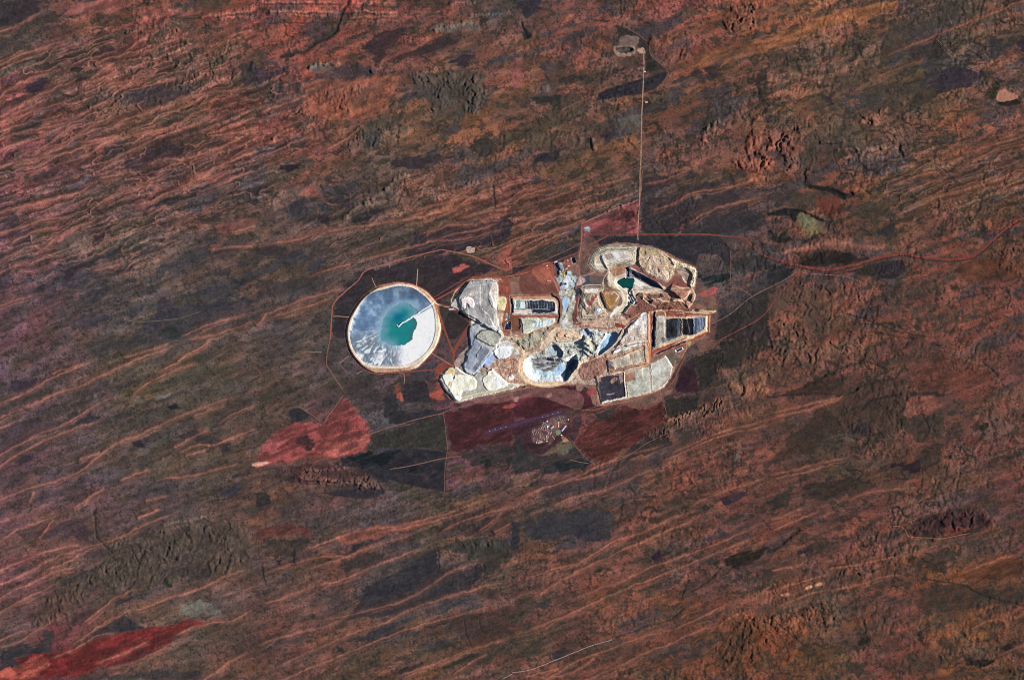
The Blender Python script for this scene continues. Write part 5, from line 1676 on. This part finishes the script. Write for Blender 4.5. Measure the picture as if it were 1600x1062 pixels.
# airstrip
reg('strip_', 'airstrip', kind='structure')
area('ground', P('G', '270,270 300,250 560,185 720,140 745,155 600,205 320,285'), '4c2c3c', alpha=.85, tex=.25)
strip('strip_', P('G', '288,274 480,222 600,186 715,156'), 3.0, '4c4252', sm=False, tex=.2, alpha=.8)
strip('strip_', P('G', '292,273 480,221 600,185 712,156'), 1.2, '35313f', sm=False, tex=.2)

GMID = np.zeros(GX.shape, np.int32)
def garea(key, p, col, h=0.0, w=2.0, sm=True, tex=.25, alpha=1.0):
    """the same for the wider survey grid"""
    if sm:
        p = smooth(p, True)
    sl = win(gxs, gys, p, 4)
    jx = GX[sl] + 1.4 * (vnoise(GX[sl] / 4, GY[sl] / 4, 251) - .5)
    jy = GY[sl] + 1.4 * (vnoise(GX[sl] / 4, GY[sl] / 4, 252) - .5)
    d = sdf(p, jx, jy)
    ins = d > 0
    GZ[sl] += np.where(ins, h * np.clip(d / w, 0, 1), 0)
    c = hx(col) * (1 + tex * 1.6 * (fbm(GX[sl] / 4, GY[sl] / 4, 3, 255) - .5))[..., None]
    a = (ins * alpha)[..., None]
    GC[sl] = GC[sl] * (1 - a) + c * a
    if key:
        GMID[sl][ins] = REG[key]['id']
reg('quarry', 'quarry', 'small quarry with a white crescent rim at the head of the northern road', 'quarry')
reg('quarry_pad', 'spoil_pad', label='grey brown spoil pad', parent='quarry')
garea('quarry_pad', P('20', '668,240 720,224 785,228 792,250 765,292 668,284'), '715e58', h=1.0, w=2)
garea('quarry', P('20', '635,310 650,290 760,290 770,330 740,348 680,356 645,340'), '947a6c', tex=.4)
garea('quarry', P('20', '650,300 740,296 756,322 700,335 660,325'), '4e4440', h=-3.0, w=2.5, tex=.6)
garea('quarry', P('20', '780,310 820,300 832,330 800,335'), 'b08e80')
reg('pan', 'claypan', 'smooth salmon pink claypan with a black rim near the eastern edge', 'claypan')
garea('pan', P('30', '1428,606 1440,578 1474,560 1512,580 1556,602 1558,614 1500,634 1440,636'), 'a87662', tex=.16)
reg('pad_a', 'gravel_pad', 'pale square gravel pad north-east of the tailings dam', 'gravel pad')
area('pad_a', P('11', '1315,490 1340,482 1368,490 1362,515 1320,520'), 'b89a8a')
reg('pad_b', 'gravel_pad', 'blue white gravel pad inside the red triangle north of the plant', 'gravel pad')
garea('pad_b', P('21', '455,362 485,358 488,384 458,386'), '9aa8b0', tex=.5)
# ---------------------------------------------------------------- materials
def mat_ground(name, rough, spec, grain, bump, scale, spots=0.0):
    m = bpy.data.materials.new(name)
    m.use_nodes = True
    nt = m.node_tree
    nd, lk = nt.nodes, nt.links
    b = nd["Principled BSDF"]
    b.inputs["Roughness"].default_value = rough
    b.inputs["Specular IOR Level"].default_value = spec
    at = nd.new("ShaderNodeAttribute"); at.attribute_name = "soil"
    ge = nd.new("ShaderNodeNewGeometry")
    n1 = nd.new("ShaderNodeTexNoise"); n1.inputs["Scale"].default_value = scale; n1.inputs["Detail"].default_value = 5; n1.inputs["Roughness"].default_value = .7
    lk.new(ge.outputs["Position"], n1.inputs["Vector"])
    mr = nd.new("ShaderNodeMapRange")
    mr.inputs["From Min"].default_value = .25; mr.inputs["From Max"].default_value = .75
    mr.inputs["To Min"].default_value = 1 - grain; mr.inputs["To Max"].default_value = 1 + grain
    lk.new(n1.outputs["Fac"], mr.inputs["Value"])
    mx = nd.new("ShaderNodeVectorMath"); mx.operation = 'SCALE'
    n2 = nd.new("ShaderNodeTexNoise"); n2.inputs["Scale"].default_value = scale * .9; n2.inputs["Detail"].default_value = 2; n2.inputs["Roughness"].default_value = .5
    lk.new(ge.outputs["Position"], n2.inputs["Vector"])
    m2_ = nd.new("ShaderNodeMapRange")
    m2_.inputs["From Min"].default_value = .58; m2_.inputs["From Max"].default_value = .62
    m2_.inputs["To Min"].default_value = 1.0; m2_.inputs["To Max"].default_value = 1 - spots
    lk.new(n2.outputs["Fac"], m2_.inputs["Value"])
    mu = nd.new("ShaderNodeMath"); mu.operation = 'MULTIPLY'
    lk.new(mr.outputs[0], mu.inputs[0]); lk.new(m2_.outputs[0], mu.inputs[1])
    lk.new(at.outputs["Color"], mx.inputs[0]); lk.new(mu.outputs[0], mx.inputs["Scale"])
    lk.new(mx.outputs[0], b.inputs["Base Color"])
    if bump:
        bp = nd.new("ShaderNodeBump"); bp.inputs["Strength"].default_value = bump; bp.inputs["Distance"].default_value = 8.0
        lk.new(n1.outputs["Fac"], bp.inputs["Height"]); lk.new(bp.outputs[0], b.inputs["Normal"])
    return m

MAT = {'earth': mat_ground('desert_soil', .96, .08, .10, .10, .035, .26),
       'fine': mat_ground('mine_rock', .93, .10, .14, .22, .06),
       'liner': mat_ground('plastic_liner', .55, .25, .25, .2, .08),
       'water': mat_ground('pond_water', .12, .5, .05, .0, .02)}

def mat_plain(name, col, rough=.7, metal=0.0, grain=.12):
    m = bpy.data.materials.new(name)
    m.use_nodes = True
    nd, lk = m.node_tree.nodes, m.node_tree.links
    b = nd["Principled BSDF"]
    b.inputs["Roughness"].default_value = rough
    b.inputs["Metallic"].default_value = metal
    n = nd.new("ShaderNodeTexNoise"); n.inputs["Scale"].default_value = .06; n.inputs["Detail"].default_value = 6
    ge = nd.new("ShaderNodeNewGeometry"); lk.new(ge.outputs["Position"], n.inputs["Vector"])
    r = nd.new("ShaderNodeValToRGB")
    a = albedo(hx(col))
    r.color_ramp.elements[0].position = .3; r.color_ramp.elements[1].position = .7
    r.color_ramp.elements[0].color = (*np.clip(a * (1 - grain * 1.4), 0, 1), 1)
    r.color_ramp.elements[1].color = (*np.clip(a * (1 + grain), 0, .9), 1)
    lk.new(n.outputs["Fac"], r.inputs["Fac"]); lk.new(r.outputs["Color"], b.inputs["Base Color"])
    return m

COL = scene.collection
def link(o, parent=None, label=None, cat=None, group=None, kind=None):
    COL.objects.link(o)
    if parent is not None:
        o.parent = parent
    if label: o["label"] = label
    if cat: o["category"] = cat
    if group: o["group"] = group
    if kind: o["kind"] = kind
    return o

def wx(x): return (x - 800.0) * S
def wy(y): return (531.0 - y) * S

def grid_mesh(name, gx, gy, zz, cc, cells):
    """a mesh from the cells (j, i arrays) of a height grid"""
    jj, ii = cells
    nx = len(gx)
    quad = np.stack([jj * nx + ii, (jj + 1) * nx + ii, (jj + 1) * nx + ii + 1, jj * nx + ii + 1], 1)
    used, inv = np.unique(quad, return_inverse=True)
    quad = inv.reshape(-1, 4).astype(np.int32)
    vj, vi = used // nx, used % nx
    co = np.stack([wx(gx[vi]), wy(gy[vj]), zz[vj, vi] * S], 1).astype(np.float32)
    me = bpy.data.meshes.new(name)
    me.vertices.add(len(co)); me.vertices.foreach_set("co", co.ravel())
    me.loops.add(quad.size); me.loops.foreach_set("vertex_index", quad.ravel())
    me.polygons.add(len(quad))
    me.polygons.foreach_set("loop_start", np.arange(0, quad.size, 4, dtype=np.int32))
    me.update(calc_edges=True)
    at = me.attributes.new("soil", 'FLOAT_COLOR', 'POINT')
    ca = np.ones((len(used), 4), np.float32)
    ca[:, :3] = albedo(cc[vj, vi])
    at.data.foreach_set("color", ca.ravel())
    return me

# fine grid edge: in-between vertices lie on the coarse grid's edges, so the sheets meet without gaps
for ax in (0, -1):
    Z[ax, 0::2] = GZ[gj0 if ax == 0 else gj1, gi0:gi1 + 1]
    C[ax, 0::2] = GC[gj0 if ax == 0 else gj1, gi0:gi1 + 1]
    Z[ax, 1::2] = .5 * (Z[ax, 0:-1:2] + Z[ax, 2::2]); C[ax, 1::2] = .5 * (C[ax, 0:-1:2] + C[ax, 2::2])
    Z[0::2, ax] = GZ[gj0:gj1 + 1, gi0 if ax == 0 else gi1]
    C[0::2, ax] = GC[gj0:gj1 + 1, gi0 if ax == 0 else gi1]
    Z[1::2, ax] = .5 * (Z[0:-1:2, ax] + Z[2::2, ax]); C[1::2, ax] = .5 * (C[0:-1:2, ax] + C[2::2, ax])

jj, ii = np.meshgrid(np.arange(len(gys) - 1), np.arange(len(gxs) - 1), indexing='ij')
keep = ~((jj >= gj0) & (jj < gj1) & (ii >= gi0) & (ii < gi1))
gid = GMID[:-1, :-1]
kg = keep & (gid == 0)
me = grid_mesh("ground", gxs, gys, GZ, GC, (jj[kg], ii[kg]))
me.materials.append(MAT['earth'])
link(bpy.data.objects.new("ground", me), kind='structure')
GCELL = {k: (jj[keep & (gid == REG[k]['id'])], ii[keep & (gid == REG[k]['id'])]) for k in ORD}

jj, ii = np.meshgrid(np.arange(len(fys) - 1), np.arange(len(fxs) - 1), indexing='ij')
cid = MID[:-1, :-1]
cid = np.where(cid == 0, REG['ground']['id'], cid)
OB = {}
for key in ORD:
    r = REG[key]
    m = cid == r['id']
    if m.any():
        me = grid_mesh(r['name'], fxs, fys, Z, C, (jj[m], ii[m]))
        me.materials.append(MAT['fine' if r['mat'] == 'earth' and key != 'ground' else r['mat']])
        o = bpy.data.objects.new(r['name'], me)
    elif len(GCELL[key][0]):
        me = grid_mesh(r['name'], gxs, gys, GZ, GC, GCELL[key])
        me.materials.append(MAT['fine'])
        o = bpy.data.objects.new(r['name'], me)
    else:
        o = bpy.data.objects.new(r['name'], None)
    OB[key] = link(o, OB.get(r['parent']), r['label'], r['cat'], r['group'], r['kind'])

def bil(gx, gy, zz, x, y):
    i = np.clip(np.searchsorted(gx, x) - 1, 0, len(gx) - 2)
    j = np.clip(np.searchsorted(gy, y) - 1, 0, len(gy) - 2)
    fx = (x - gx[i]) / (gx[i + 1] - gx[i]); fy = (y - gy[j]) / (gy[j + 1] - gy[j])
    return (zz[j, i] * (1 - fx) + zz[j, i + 1] * fx) * (1 - fy) + (zz[j + 1, i] * (1 - fx) + zz[j + 1, i + 1] * fx) * fy

def height(x, y):
    x = np.asarray(x, float); y = np.asarray(y, float)
    a = bil(gxs, gys, GZ, x, y)
    b = bil(fxs, fys, Z, np.clip(x, MX0, MX1), np.clip(y, MY0, MY1))
    return np.where((x > MX0) & (x < MX1) & (y > MY0) & (y < MY1), b, a)

# ---------------------------------------------------------------- roads and tracks: low graded banks of earth
ROAD = """dirt_road a8806a 1.5 20 823,310 822,450 815,640 808,800 803,1060
dirt_road a8806a 1.5 21 800,0 797,190 789,300 786,440
dirt_road 9a6a58 1.0 21 814,0 806,130 798,190
track 7c5648 .8 20 500,0 560,60 640,130 760,200 850,270 870,350 970,440 960,490 910,550 820,590
dirt_road 743a32 2.0 21 540,408 800,405 1000,405 1200,405 1320,415 1450,430 1520,500 1600,550
dirt_road 7c322b 2.2 31 0,545 100,575 230,605 370,625 480,605 600,575 740,540 850,525 950,545 1100,560 1230,550 1310,520 1400,440 1480,375 1540,325 1600,300
dirt_road 3e2221 2.0 31 0,556 100,590 230,620 370,640 490,620 610,590 740,555 850,538 950,558 1100,574 1240,564 1320,532 1410,452 1490,388 1550,338 1600,314
dirt_road b06a60 1.2 21 430,340 600,262 790,190
dirt_road 94504a 1.7 21 442,340 440,400 434,480 415,640
dirt_road b08070 1.0 21 432,345 430,480 418,560 420,660
dirt_road 94483e 1.5 21 450,492 520,455 605,412
track 86564a 1.0 21 0,612 150,582 300,525 430,462
dirt_road 8c463c 1.6 21 0,660 150,620 330,550 420,515
dirt_road 9a5a4c 1.7 11 1160,500 950,550 780,600 680,635 640,690 560,760 490,830 475,900 465,1060
dirt_road 84524a 1.5 12 463,0 440,140 480,220 540,310
dirt_road a06050 1.6 11 1160,500 1350,540 1440,580 1550,625 1600,615
dirt_road 94463a 2.2 11 1120,815 1250,745 1340,680 1420,672 1540,670 1600,688
dirt_road 7c463c 1.1 11 1110,800 1230,725 1330,668
dirt_road 8e4a3a 2.0 11 1130,850 1180,850 1230,862 1290,895 1345,950
dirt_road 84452f 2.6 C 10,400 60,560 130,760 190,920 215,1010
dirt_road 7c3f34 5.0 C 385,650 290,800 200,950
dirt_road 8a4434 2.6 D 215,200 205,330 215,390
dirt_road 94604e 1.6 D -40,230 90,310 200,375
dirt_road 84402f 1.8 12 760,212 900,206 1100,190 1230,170
track b89a86 1.2 H 785,0 778,80 770,155
track a88070 1.0 H 360,80 380,130 402,170
track b89078 1.0 H 0,440 60,437 155,446
track a07868 1.0 H 150,800 60,870
track a88070 1.0 H 275,940 220,965
track b4957e 1.3 H 905,775 1000,830 1090,885
track 9a7468 1.0 H 610,960 660,975 655,1062
track 7c5c50 1.0 H 60,870 100,920 160,970
track 8a6454 1.1 12 840,810 950,792 1050,770 1160,745 1270,728
track 7e5a50 .8 12 1170,450 1185,570 1195,690 1182,800 1178,960
track 9a5c50 .9 12 545,350 480,440 425,520
track 8c5c50 .9 12 270,420 330,460 400,505
track 8c5a4a 1.2 12 710,595 800,560 900,530 1020,495 1170,460
track 8a5a50 1.0 12 1170,455 1300,415 1440,380 1600,340
track 9c7468 1.0 12 300,76 410,80
track 6a6458 .8 01 770,940 900,950 1080,935 1170,915 1255,885
track a08878 1.0 13 1540,1060 1600,1028
track a08878 1.0 23 0,1020 120,1000 250,950 400,890 500,850 625,815
track 96684e .9 33 780,105 830,108 860,140 885,172 1000,178 1080,184 1180,165 1260,150
track 8a6858 .9 31 205,620 100,690 0,740 -110,800 -250,910 -360,965
track 84403a 1.2 31 200,630 120,720 40,820 -40,920 -160,990 -300,1062
track 8a6050 .9 31 210,645 330,655 480,668 600,710
track 7c6256 .8 21 1500,790 1420,745 1300,740 1280,712
track 6a5448 .9 21 1362,500 1366,600 1362,720
track 7a5648 .9 22 580,770 700,740 840,650 960,590 1060,545 1240,470 1440,400
track 6a4a48 1.0 22 350,610 420,690 450,740
track 806458 .9 22 360,750 420,765 480,775
track 7c5c50 .7 22 380,650 460,740 520,780
track 74463c 1.1 22 940,370 960,440 965,520
dirt_road 8a4838 1.6 22 1080,110 1040,190 1000,270 930,330 800,360 640,400 520,440 440,440
track 6c4a48 .9 22 450,440 520,420 530,390
track 86584a .9 20 310,690 400,645 520,600
track 806050 .8 30 1040,235 1120,310 1180,360 1220,380
track 805c4e .8 11 1330,540 1440,510 1550,465"""
rmats = {}
for ln in ROAD.split('\n'):
    f = ln.split()
    name, col, w, tile, pts = f[0], f[1], float(f[2]) * .5, f[3], ' '.join(f[4:])
    p = smooth(P(tile, pts), False, 8)
    seg = np.hypot(*np.diff(p, axis=0).T)
    s = np.concatenate([[0], np.cumsum(seg)])
    n = max(int(s[-1] / .9), 3)
    t = np.linspace(0, s[-1], n)
    px, py = np.interp(t, s, p[:, 0]), np.interp(t, s, p[:, 1])
    px = px + .5 * (vnoise(t / 7, t * 0, 301) - .5); py = py + .5 * (vnoise(t / 7, t * 0 + 9, 303) - .5)
    dx, dy = np.gradient(px), np.gradient(py)
    L = np.hypot(dx, dy) + 1e-9
    nx, ny = -dy / L, dx / L
    ww = w * (.8 + .5 * vnoise(t / 5, t * 0 + 4, 305))
    offs = (-1.25, -1.0, 0.0, 1.0, 1.25)
    vs_ = []
    for k, o in enumerate(offs):
        x, y = px + nx * ww * o, py + ny * ww * o
        z = height(x, y) + (.16 if abs(o) <= 1 else -.35)
        vs_.append(np.stack([wx(x), wy(y), z * S], 1))
    vv = np.stack(vs_, 1).reshape(-1, 3)
    fs = []
    for i in range(n - 1):
        for k in range(4):
            a = i * 5 + k
            fs.append((a, a + 1, a + 6, a + 5))
    me = bpy.data.meshes.new(name)
    me.from_pydata(vv.tolist(), [], fs)
    if col not in rmats:
        rmats[col] = mat_plain('road_earth_' + col, col, .95, 0, .22)
    me.materials.append(rmats[col])
    link(bpy.data.objects.new(name, me), kind='structure')

# ---------------------------------------------------------------- buildings
bm_mats = {}
def bmat(col):
    if col not in bm_mats:
        bm_mats[col] = mat_plain('roof_' + col, col, .6, 0, .08)
    return bm_mats[col]

def shed(name, x, y, l, w, h, ang, col, label, cat='building', group=None, parts=False, wallcol='8a7e78', flat=False):
    """gabled shed: walls and a ridged roof with eaves, l along its ridge; all lengths in plan units"""
    z0 = float(height([x], [y])[0]) - .15
    a = math.radians(ang)
    def v(u, s, z):
        return (wx(x + u * math.cos(a) - s * math.sin(a)), wy(y + u * math.sin(a) + s * math.cos(a)), (z0 + z) * S)
    L, W = l / 2, w / 2
    hr = h + (.04 if flat else .22 * w)
    wv = [v(-L, -W, 0), v(L, -W, 0), v(L, W, 0), v(-L, W, 0), v(-L, -W, h), v(L, -W, h), v(L, W, h), v(-L, W, h), v(-L, 0, hr - .01), v(L, 0, hr - .01)]
    wf = [(0, 4, 5, 1), (1, 5, 9, 6, 2), (2, 6, 7, 3), (3, 7, 8, 4, 0)]
    e = .06
    rv = [v(-L - e, -W - e, h - .02), v(L + e, -W - e, h - .02), v(L + e, 0, hr + .03), v(-L - e, 0, hr + .03), v(L + e, W + e, h - .02), v(-L - e, W + e, h - .02),
          v(-L - e, -W - e, h - .07), v(L + e, -W - e, h - .07), v(L + e, W + e, h - .07), v(-L - e, W + e, h - .07)]
    rf = [(0, 3, 2, 1), (3, 5, 4, 2), (0, 1, 7, 6), (4, 5, 9, 8), (1, 2, 4, 8, 7), (5, 3, 0, 6, 9)]
    if parts:
        em = link(bpy.data.objects.new(name, None), None, label, cat, group)
        em.location = (wx(x), wy(y), z0 * S)
        off = Vector(em.location)
        for nm, vv, ff, mt in (('wall', wv, wf, bmat(wallcol)), ('roof', rv, rf, bmat(col))):
            me = bpy.data.meshes.new(nm)
            me.from_pydata([tuple(Vector(q) - off) for q in vv], [], ff)
            me.materials.append(mt)
            link(bpy.data.objects.new(nm, me), em)
        return em
    me = bpy.data.meshes.new(name)
    n = len(wv)
    me.from_pydata(wv + rv, [], wf + [tuple(i + n for i in f) for f in rf])
    me.materials.append(bmat(wallcol)); me.materials.append(bmat(col))
    for i, p in enumerate(me.polygons):
        p.material_index = 0 if i < len(wf) else 1
    return link(bpy.data.objects.new(name, me), None, label, cat, group)

def tankobj(name, x, y, r, h, col, label, group=None, top=None):
    """round steel tank with a rim and a recessed top"""
    z0 = float(height([x], [y])[0]) - .15
    n = 20
    prof = [(r, 0), (r, h), (r * .9, h), (r * .88, h - .12), (0.02, h - .05)]
    vv, ff = [], []
    for (q, z) in prof:
        for k in range(n):
            t = 2 * math.pi * k / n
            vv.append((wx(x + q * math.cos(t)), wy(y + q * math.sin(t)), (z0 + z) * S))
    for i in range(len(prof) - 1):
        for k in range(n):
            ff.append((i * n + k, i * n + (k + 1) % n, (i + 1) * n + (k + 1) % n, (i + 1) * n + k))
    me = bpy.data.meshes.new(name)
    me.from_pydata(vv, [], ff)
    me.materials.append(bmat(col)); me.materials.append(bmat(top or col))
    for i, p in enumerate(me.polygons):
        p.material_index = 1 if i >= 2 * n else 0
    return link(bpy.data.objects.new(name, me), None, label, 'tank', group)

def one(crop, x, y):
    ox, oy, k = CR[crop]
    return x / k + ox, y / k + oy

# process plant; shadows of the tall buildings are painted into the navy roofs
for (x, y, l, w, h, a, col, lab) in [
        (405, 330, 7, 4.2, 1.8, 70, '2c3a72', 'tall mill building with a painted-shadow navy roof at the north end of the plant'),
        (455, 440, 4.6, 3.0, 1.8, 75, '32406e', 'building with a painted-shadow navy roof just south of the mill building'),
        (425, 550, 6.5, 1.8, 1.6, 80, '3a3e48', 'narrow dark conveyor house on the west side of the plant'),
        (690, 560, 5.2, 4.2, 1.2, 8, 'bfe0f0', 'square pale blue roofed workshop in the plant'),
        (325, 250, 5.0, 2.0, .7, -18, 'f0d8cc', 'pinkish white store shed west of the mill building'),
        (682, 362, 3.4, 1.6, .6, -18, 'f4e6d8', 'white shed south of the black pond'),
        (622, 440, 4.4, 1.2, .6, -28, 'f0d0bc', 'long slanting cream shed above the pale blue workshop'),
        (85, 357, 2.6, 1.5, .6, -20, 'f0dccc', 'white shed alone in the red yard west of the plant'),
        (135, 770, 5.8, .9, .5, -4, 'e8ccb4', 'very long thin cream shed in the red yard'),
        (95, 425, 3.0, 1.2, .5, -30, 'd8a890', 'tan shed in the red yard west of the plant'),
        (465, 590, 2.0, 2.0, .9, 10, 'f2f4f4', 'small bright white cube shed beside the conveyor house'),
        (525, 480, 1.2, 4.0, .9, 10, 'e8e0b8', 'tall yellowish transfer tower in the middle of the plant'),
        (560, 560, 2.4, 2.0, .7, 10, 'c8b060', 'mustard yellow shed in the middle of the plant'),
        (505, 855, 4.6, 1.5, 1.6, 78, '24304c', 'dark blue slab shaped filter house'),
        (472, 890, 3.8, 1.2, 1.4, 78, '2a3858', 'smaller dark blue slab next to the filter house'),
        (545, 800, 3.4, 1.4, .6, 40, 'eaf4f8', 'white shed touching the round thickener'),
        (660, 1015, 4.6, 2.2, .7, -16, 'f0ece0', 'cream office block at the south end of the plant'),
        (840, 790, 4.8, 1.8, .6, 60, 'aebcbc', 'grey green shed on the east side of the plant'),
        (800, 920, 6.0, 1.6, .5, -5, 'c4cccc', 'long pale grey shed near the plant exit'),
        (655, 220, 2.6, 1.6, .5, 20, 'e0b4b0', 'pink roofed shed west of the black pond'),
        (1065, 750, 3.2, 1.4, .5, 60, 'dcaea0', 'pinkish shed on the gravel apron east of the plant'),
        (560, 640, 1.6, 3.0, .6, 20, 'd8d0a8', 'pale yellow shed south of the mustard shed')]:
    X_, Y_ = one('K', x, y)
    shed('plant_building', X_, Y_, l, w, h, a, col, lab, group='buildings of the process plant', parts=True, wallcol='7c7c80')
tx, ty = one('K', 592, 858)
tankobj('thickener_tank', tx, ty, 2.1, .8, 'd8e4e8', 'round thickener with a dark pool inside a white rim', top='16222c')
for i, (x, y, lab) in enumerate([(1465, 312, 'westernmost yellow tank above the blue ore pad'), (1486, 298, 'middle yellow tank above the blue ore pad'), (1508, 292, 'easternmost yellow tank above the blue ore pad')]):
    X_, Y_ = one('C', x, y)
    tankobj('storage_tank', X_, Y_, .95, .8, 'e4cc88', lab, 'yellow tanks by the ore pad')
for i, (x, y, lab) in enumerate([(790, 715, 'little white tank on the eastern plant yard'), (625, 595, 'dark round tank beside the pale blue workshop'), (795, 985, 'dark green tank at the south-eastern corner of the plant')]):
    X_, Y_ = one('K', x, y)
    tankobj('storage_tank', X_, Y_, 1.0, .9, ('e8f0f0', '2c3a4c', '30423c')[i], lab, 'tanks in the plant')

# mine village
G1 = 'accommodation blocks of the mine village'
L1 = 'small tan accommodation block in the western rows of the village below the airstrip'
L2 = 'small pale accommodation block in the middle rows of the village below the airstrip'
L3 = 'small grey accommodation block in the north-eastern rows of the village below the airstrip'
for s in '300,640 255,720 275,790 335,760 400,770 440,760 480,770 530,735 310,885 345,920 400,905 445,850 485,850 275,905 385,955 360,700 420,700 470,690 235,690'.split():
    x, y = map(float, s.split(','))
    X_, Y_ = one('J', x, y)
    shed('accommodation_block', X_, Y_, 2.9, 1.05, .35, 78 + (x * 7 % 11), ('84685e', '7a5e56', '907264')[int(x) % 3], L1, 'building', G1, wallcol='7a5e58')
for s in '540,512 570,556 515,566 612,522 640,565 760,492 735,500 585,405 560,450 648,632 710,596 725,712 800,752 830,712 590,885 620,925 740,850 560,610'.split():
    x, y = map(float, s.split(','))
    X_, Y_ = one('J', x, y)
    shed('accommodation_block', X_, Y_, 2.6, 1.1, .35, 70 + (x * 5 % 13), ('94857c', '867872', 'a09286')[int(x) % 3], L2, 'building', G1, wallcol='6e5a58')
for s in '980,275 1058,262 1105,305 1195,222 1140,350 1180,330 1020,300 1090,235 910,300 940,330'.split():
    x, y = map(float, s.split(','))
    X_, Y_ = one('J', x, y)
    shed('accommodation_block', X_, Y_, 2.8, 1.0, .35, 52 + (x * 3 % 15), ('7c7470', '88807a', '706866')[int(x) % 3], L3, 'building', G1, wallcol='564c50')
for (x, y, l, w, a, col, lab) in [
        (706, 525, 3.2, 2.4, 80, 'f6f0ea', 'bright white hall in the middle of the village'),
        (690, 356, 2.2, 1.8, 80, 'f0f4f4', 'white hut at the village edge nearest the airstrip'),
        (855, 545, 5.4, 2.2, -42, 'b8bcc0', 'grey slanting mess hall in the centre of the village'),
        (888, 524, 2.0, 1.6, -42, 'f2f2f4', 'white annex on the end of the grey mess hall'),
        (1052, 404, 2.2, 2.0, 10, 'f0dcd0', 'white square building on the pink court of the village'),
        (1040, 500, 4.4, 2.2, 84, 'c8988c', 'pink roofed building on the east side of the village'),
        (1350, 300, 2.2, 1.2, 80, 'ecdcdc', 'lone white hut east of the village'),
        (680, 860, 6.6, 1.6, 86, 'c0a694', 'long upright tan block south of the village street'),
        (690, 975, 2.0, 1.7, 0, 'f0ccc0', 'pale square hut at the southern tip of the village'),
        (480, 1000, 7.0, 3.4, -22, 'b89c94', 'broad pinkish shed on the south-western corner of the village'),
        (368, 1022, 2.2, 1.4, 70, 'ecd4cc', 'white hut beside the broad pinkish shed'),
        (1140, 792, 2.2, 1.8, 45, 'f4ece4', 'white hut at the end of the long lilac hangar'),
        (1220, 570, 11.0, 2.9, -52, 'b4aac8', 'long lilac roofed hangar east of the village'),
        (870, 850, 3.4, 1.4, 60, 'b07060', 'red roofed block south-east of the village street'),
        (910, 900, 3.0, 1.3, 60, 'b87868', 'lower red roofed block near the sand court')]:
    X_, Y_ = one('J', x, y)
    shed('village_building', X_, Y_, l, w, .5, a, col, lab, 'building', 'larger buildings of the mine village', parts=True, wallcol='6c5c5c')
# runway lights and signal pads
for x, y, lab in ((310, 267, 'first white marker pad at the western end of the airstrip'), (340, 256, 'second white marker pad from the western end of the airstrip'), (372, 249, 'third white marker pad from the western end of the airstrip'),
                  (402, 243, 'fourth white marker pad from the western end of the airstrip'), (610, 187, 'fourth white marker pad from the eastern end of the airstrip'), (638, 179, 'third white marker pad from the eastern end of the airstrip'),
                  (668, 168, 'second white marker pad from the eastern end of the airstrip'), (698, 160, 'white marker pad at the very eastern end of the airstrip')):
    X_, Y_ = one('G', x, y)
    shed('runway_marker', X_, Y_, 1.9, 1.2, .15, -16, '9494a2', lab, 'marker', 'marker pads along the airstrip', flat=True)
# outlying things
for x, y, l, w, a, col, nm, lab in ((1007.5, 112.5, 2.6, 2.0, 10, 'e8dcd8', 'roadside_shed', 'white shed beside the northern road below the small quarry'),
                                    (1010, 160, 3.6, 2.0, -8, 'd8c0b0', 'roadside_shed', 'cream shed east of the northern road above the dark burnt strip'),):
    shed(nm, x, y, l, w, .4, a, col, lab, 'shed', None, True, '8c7c74')
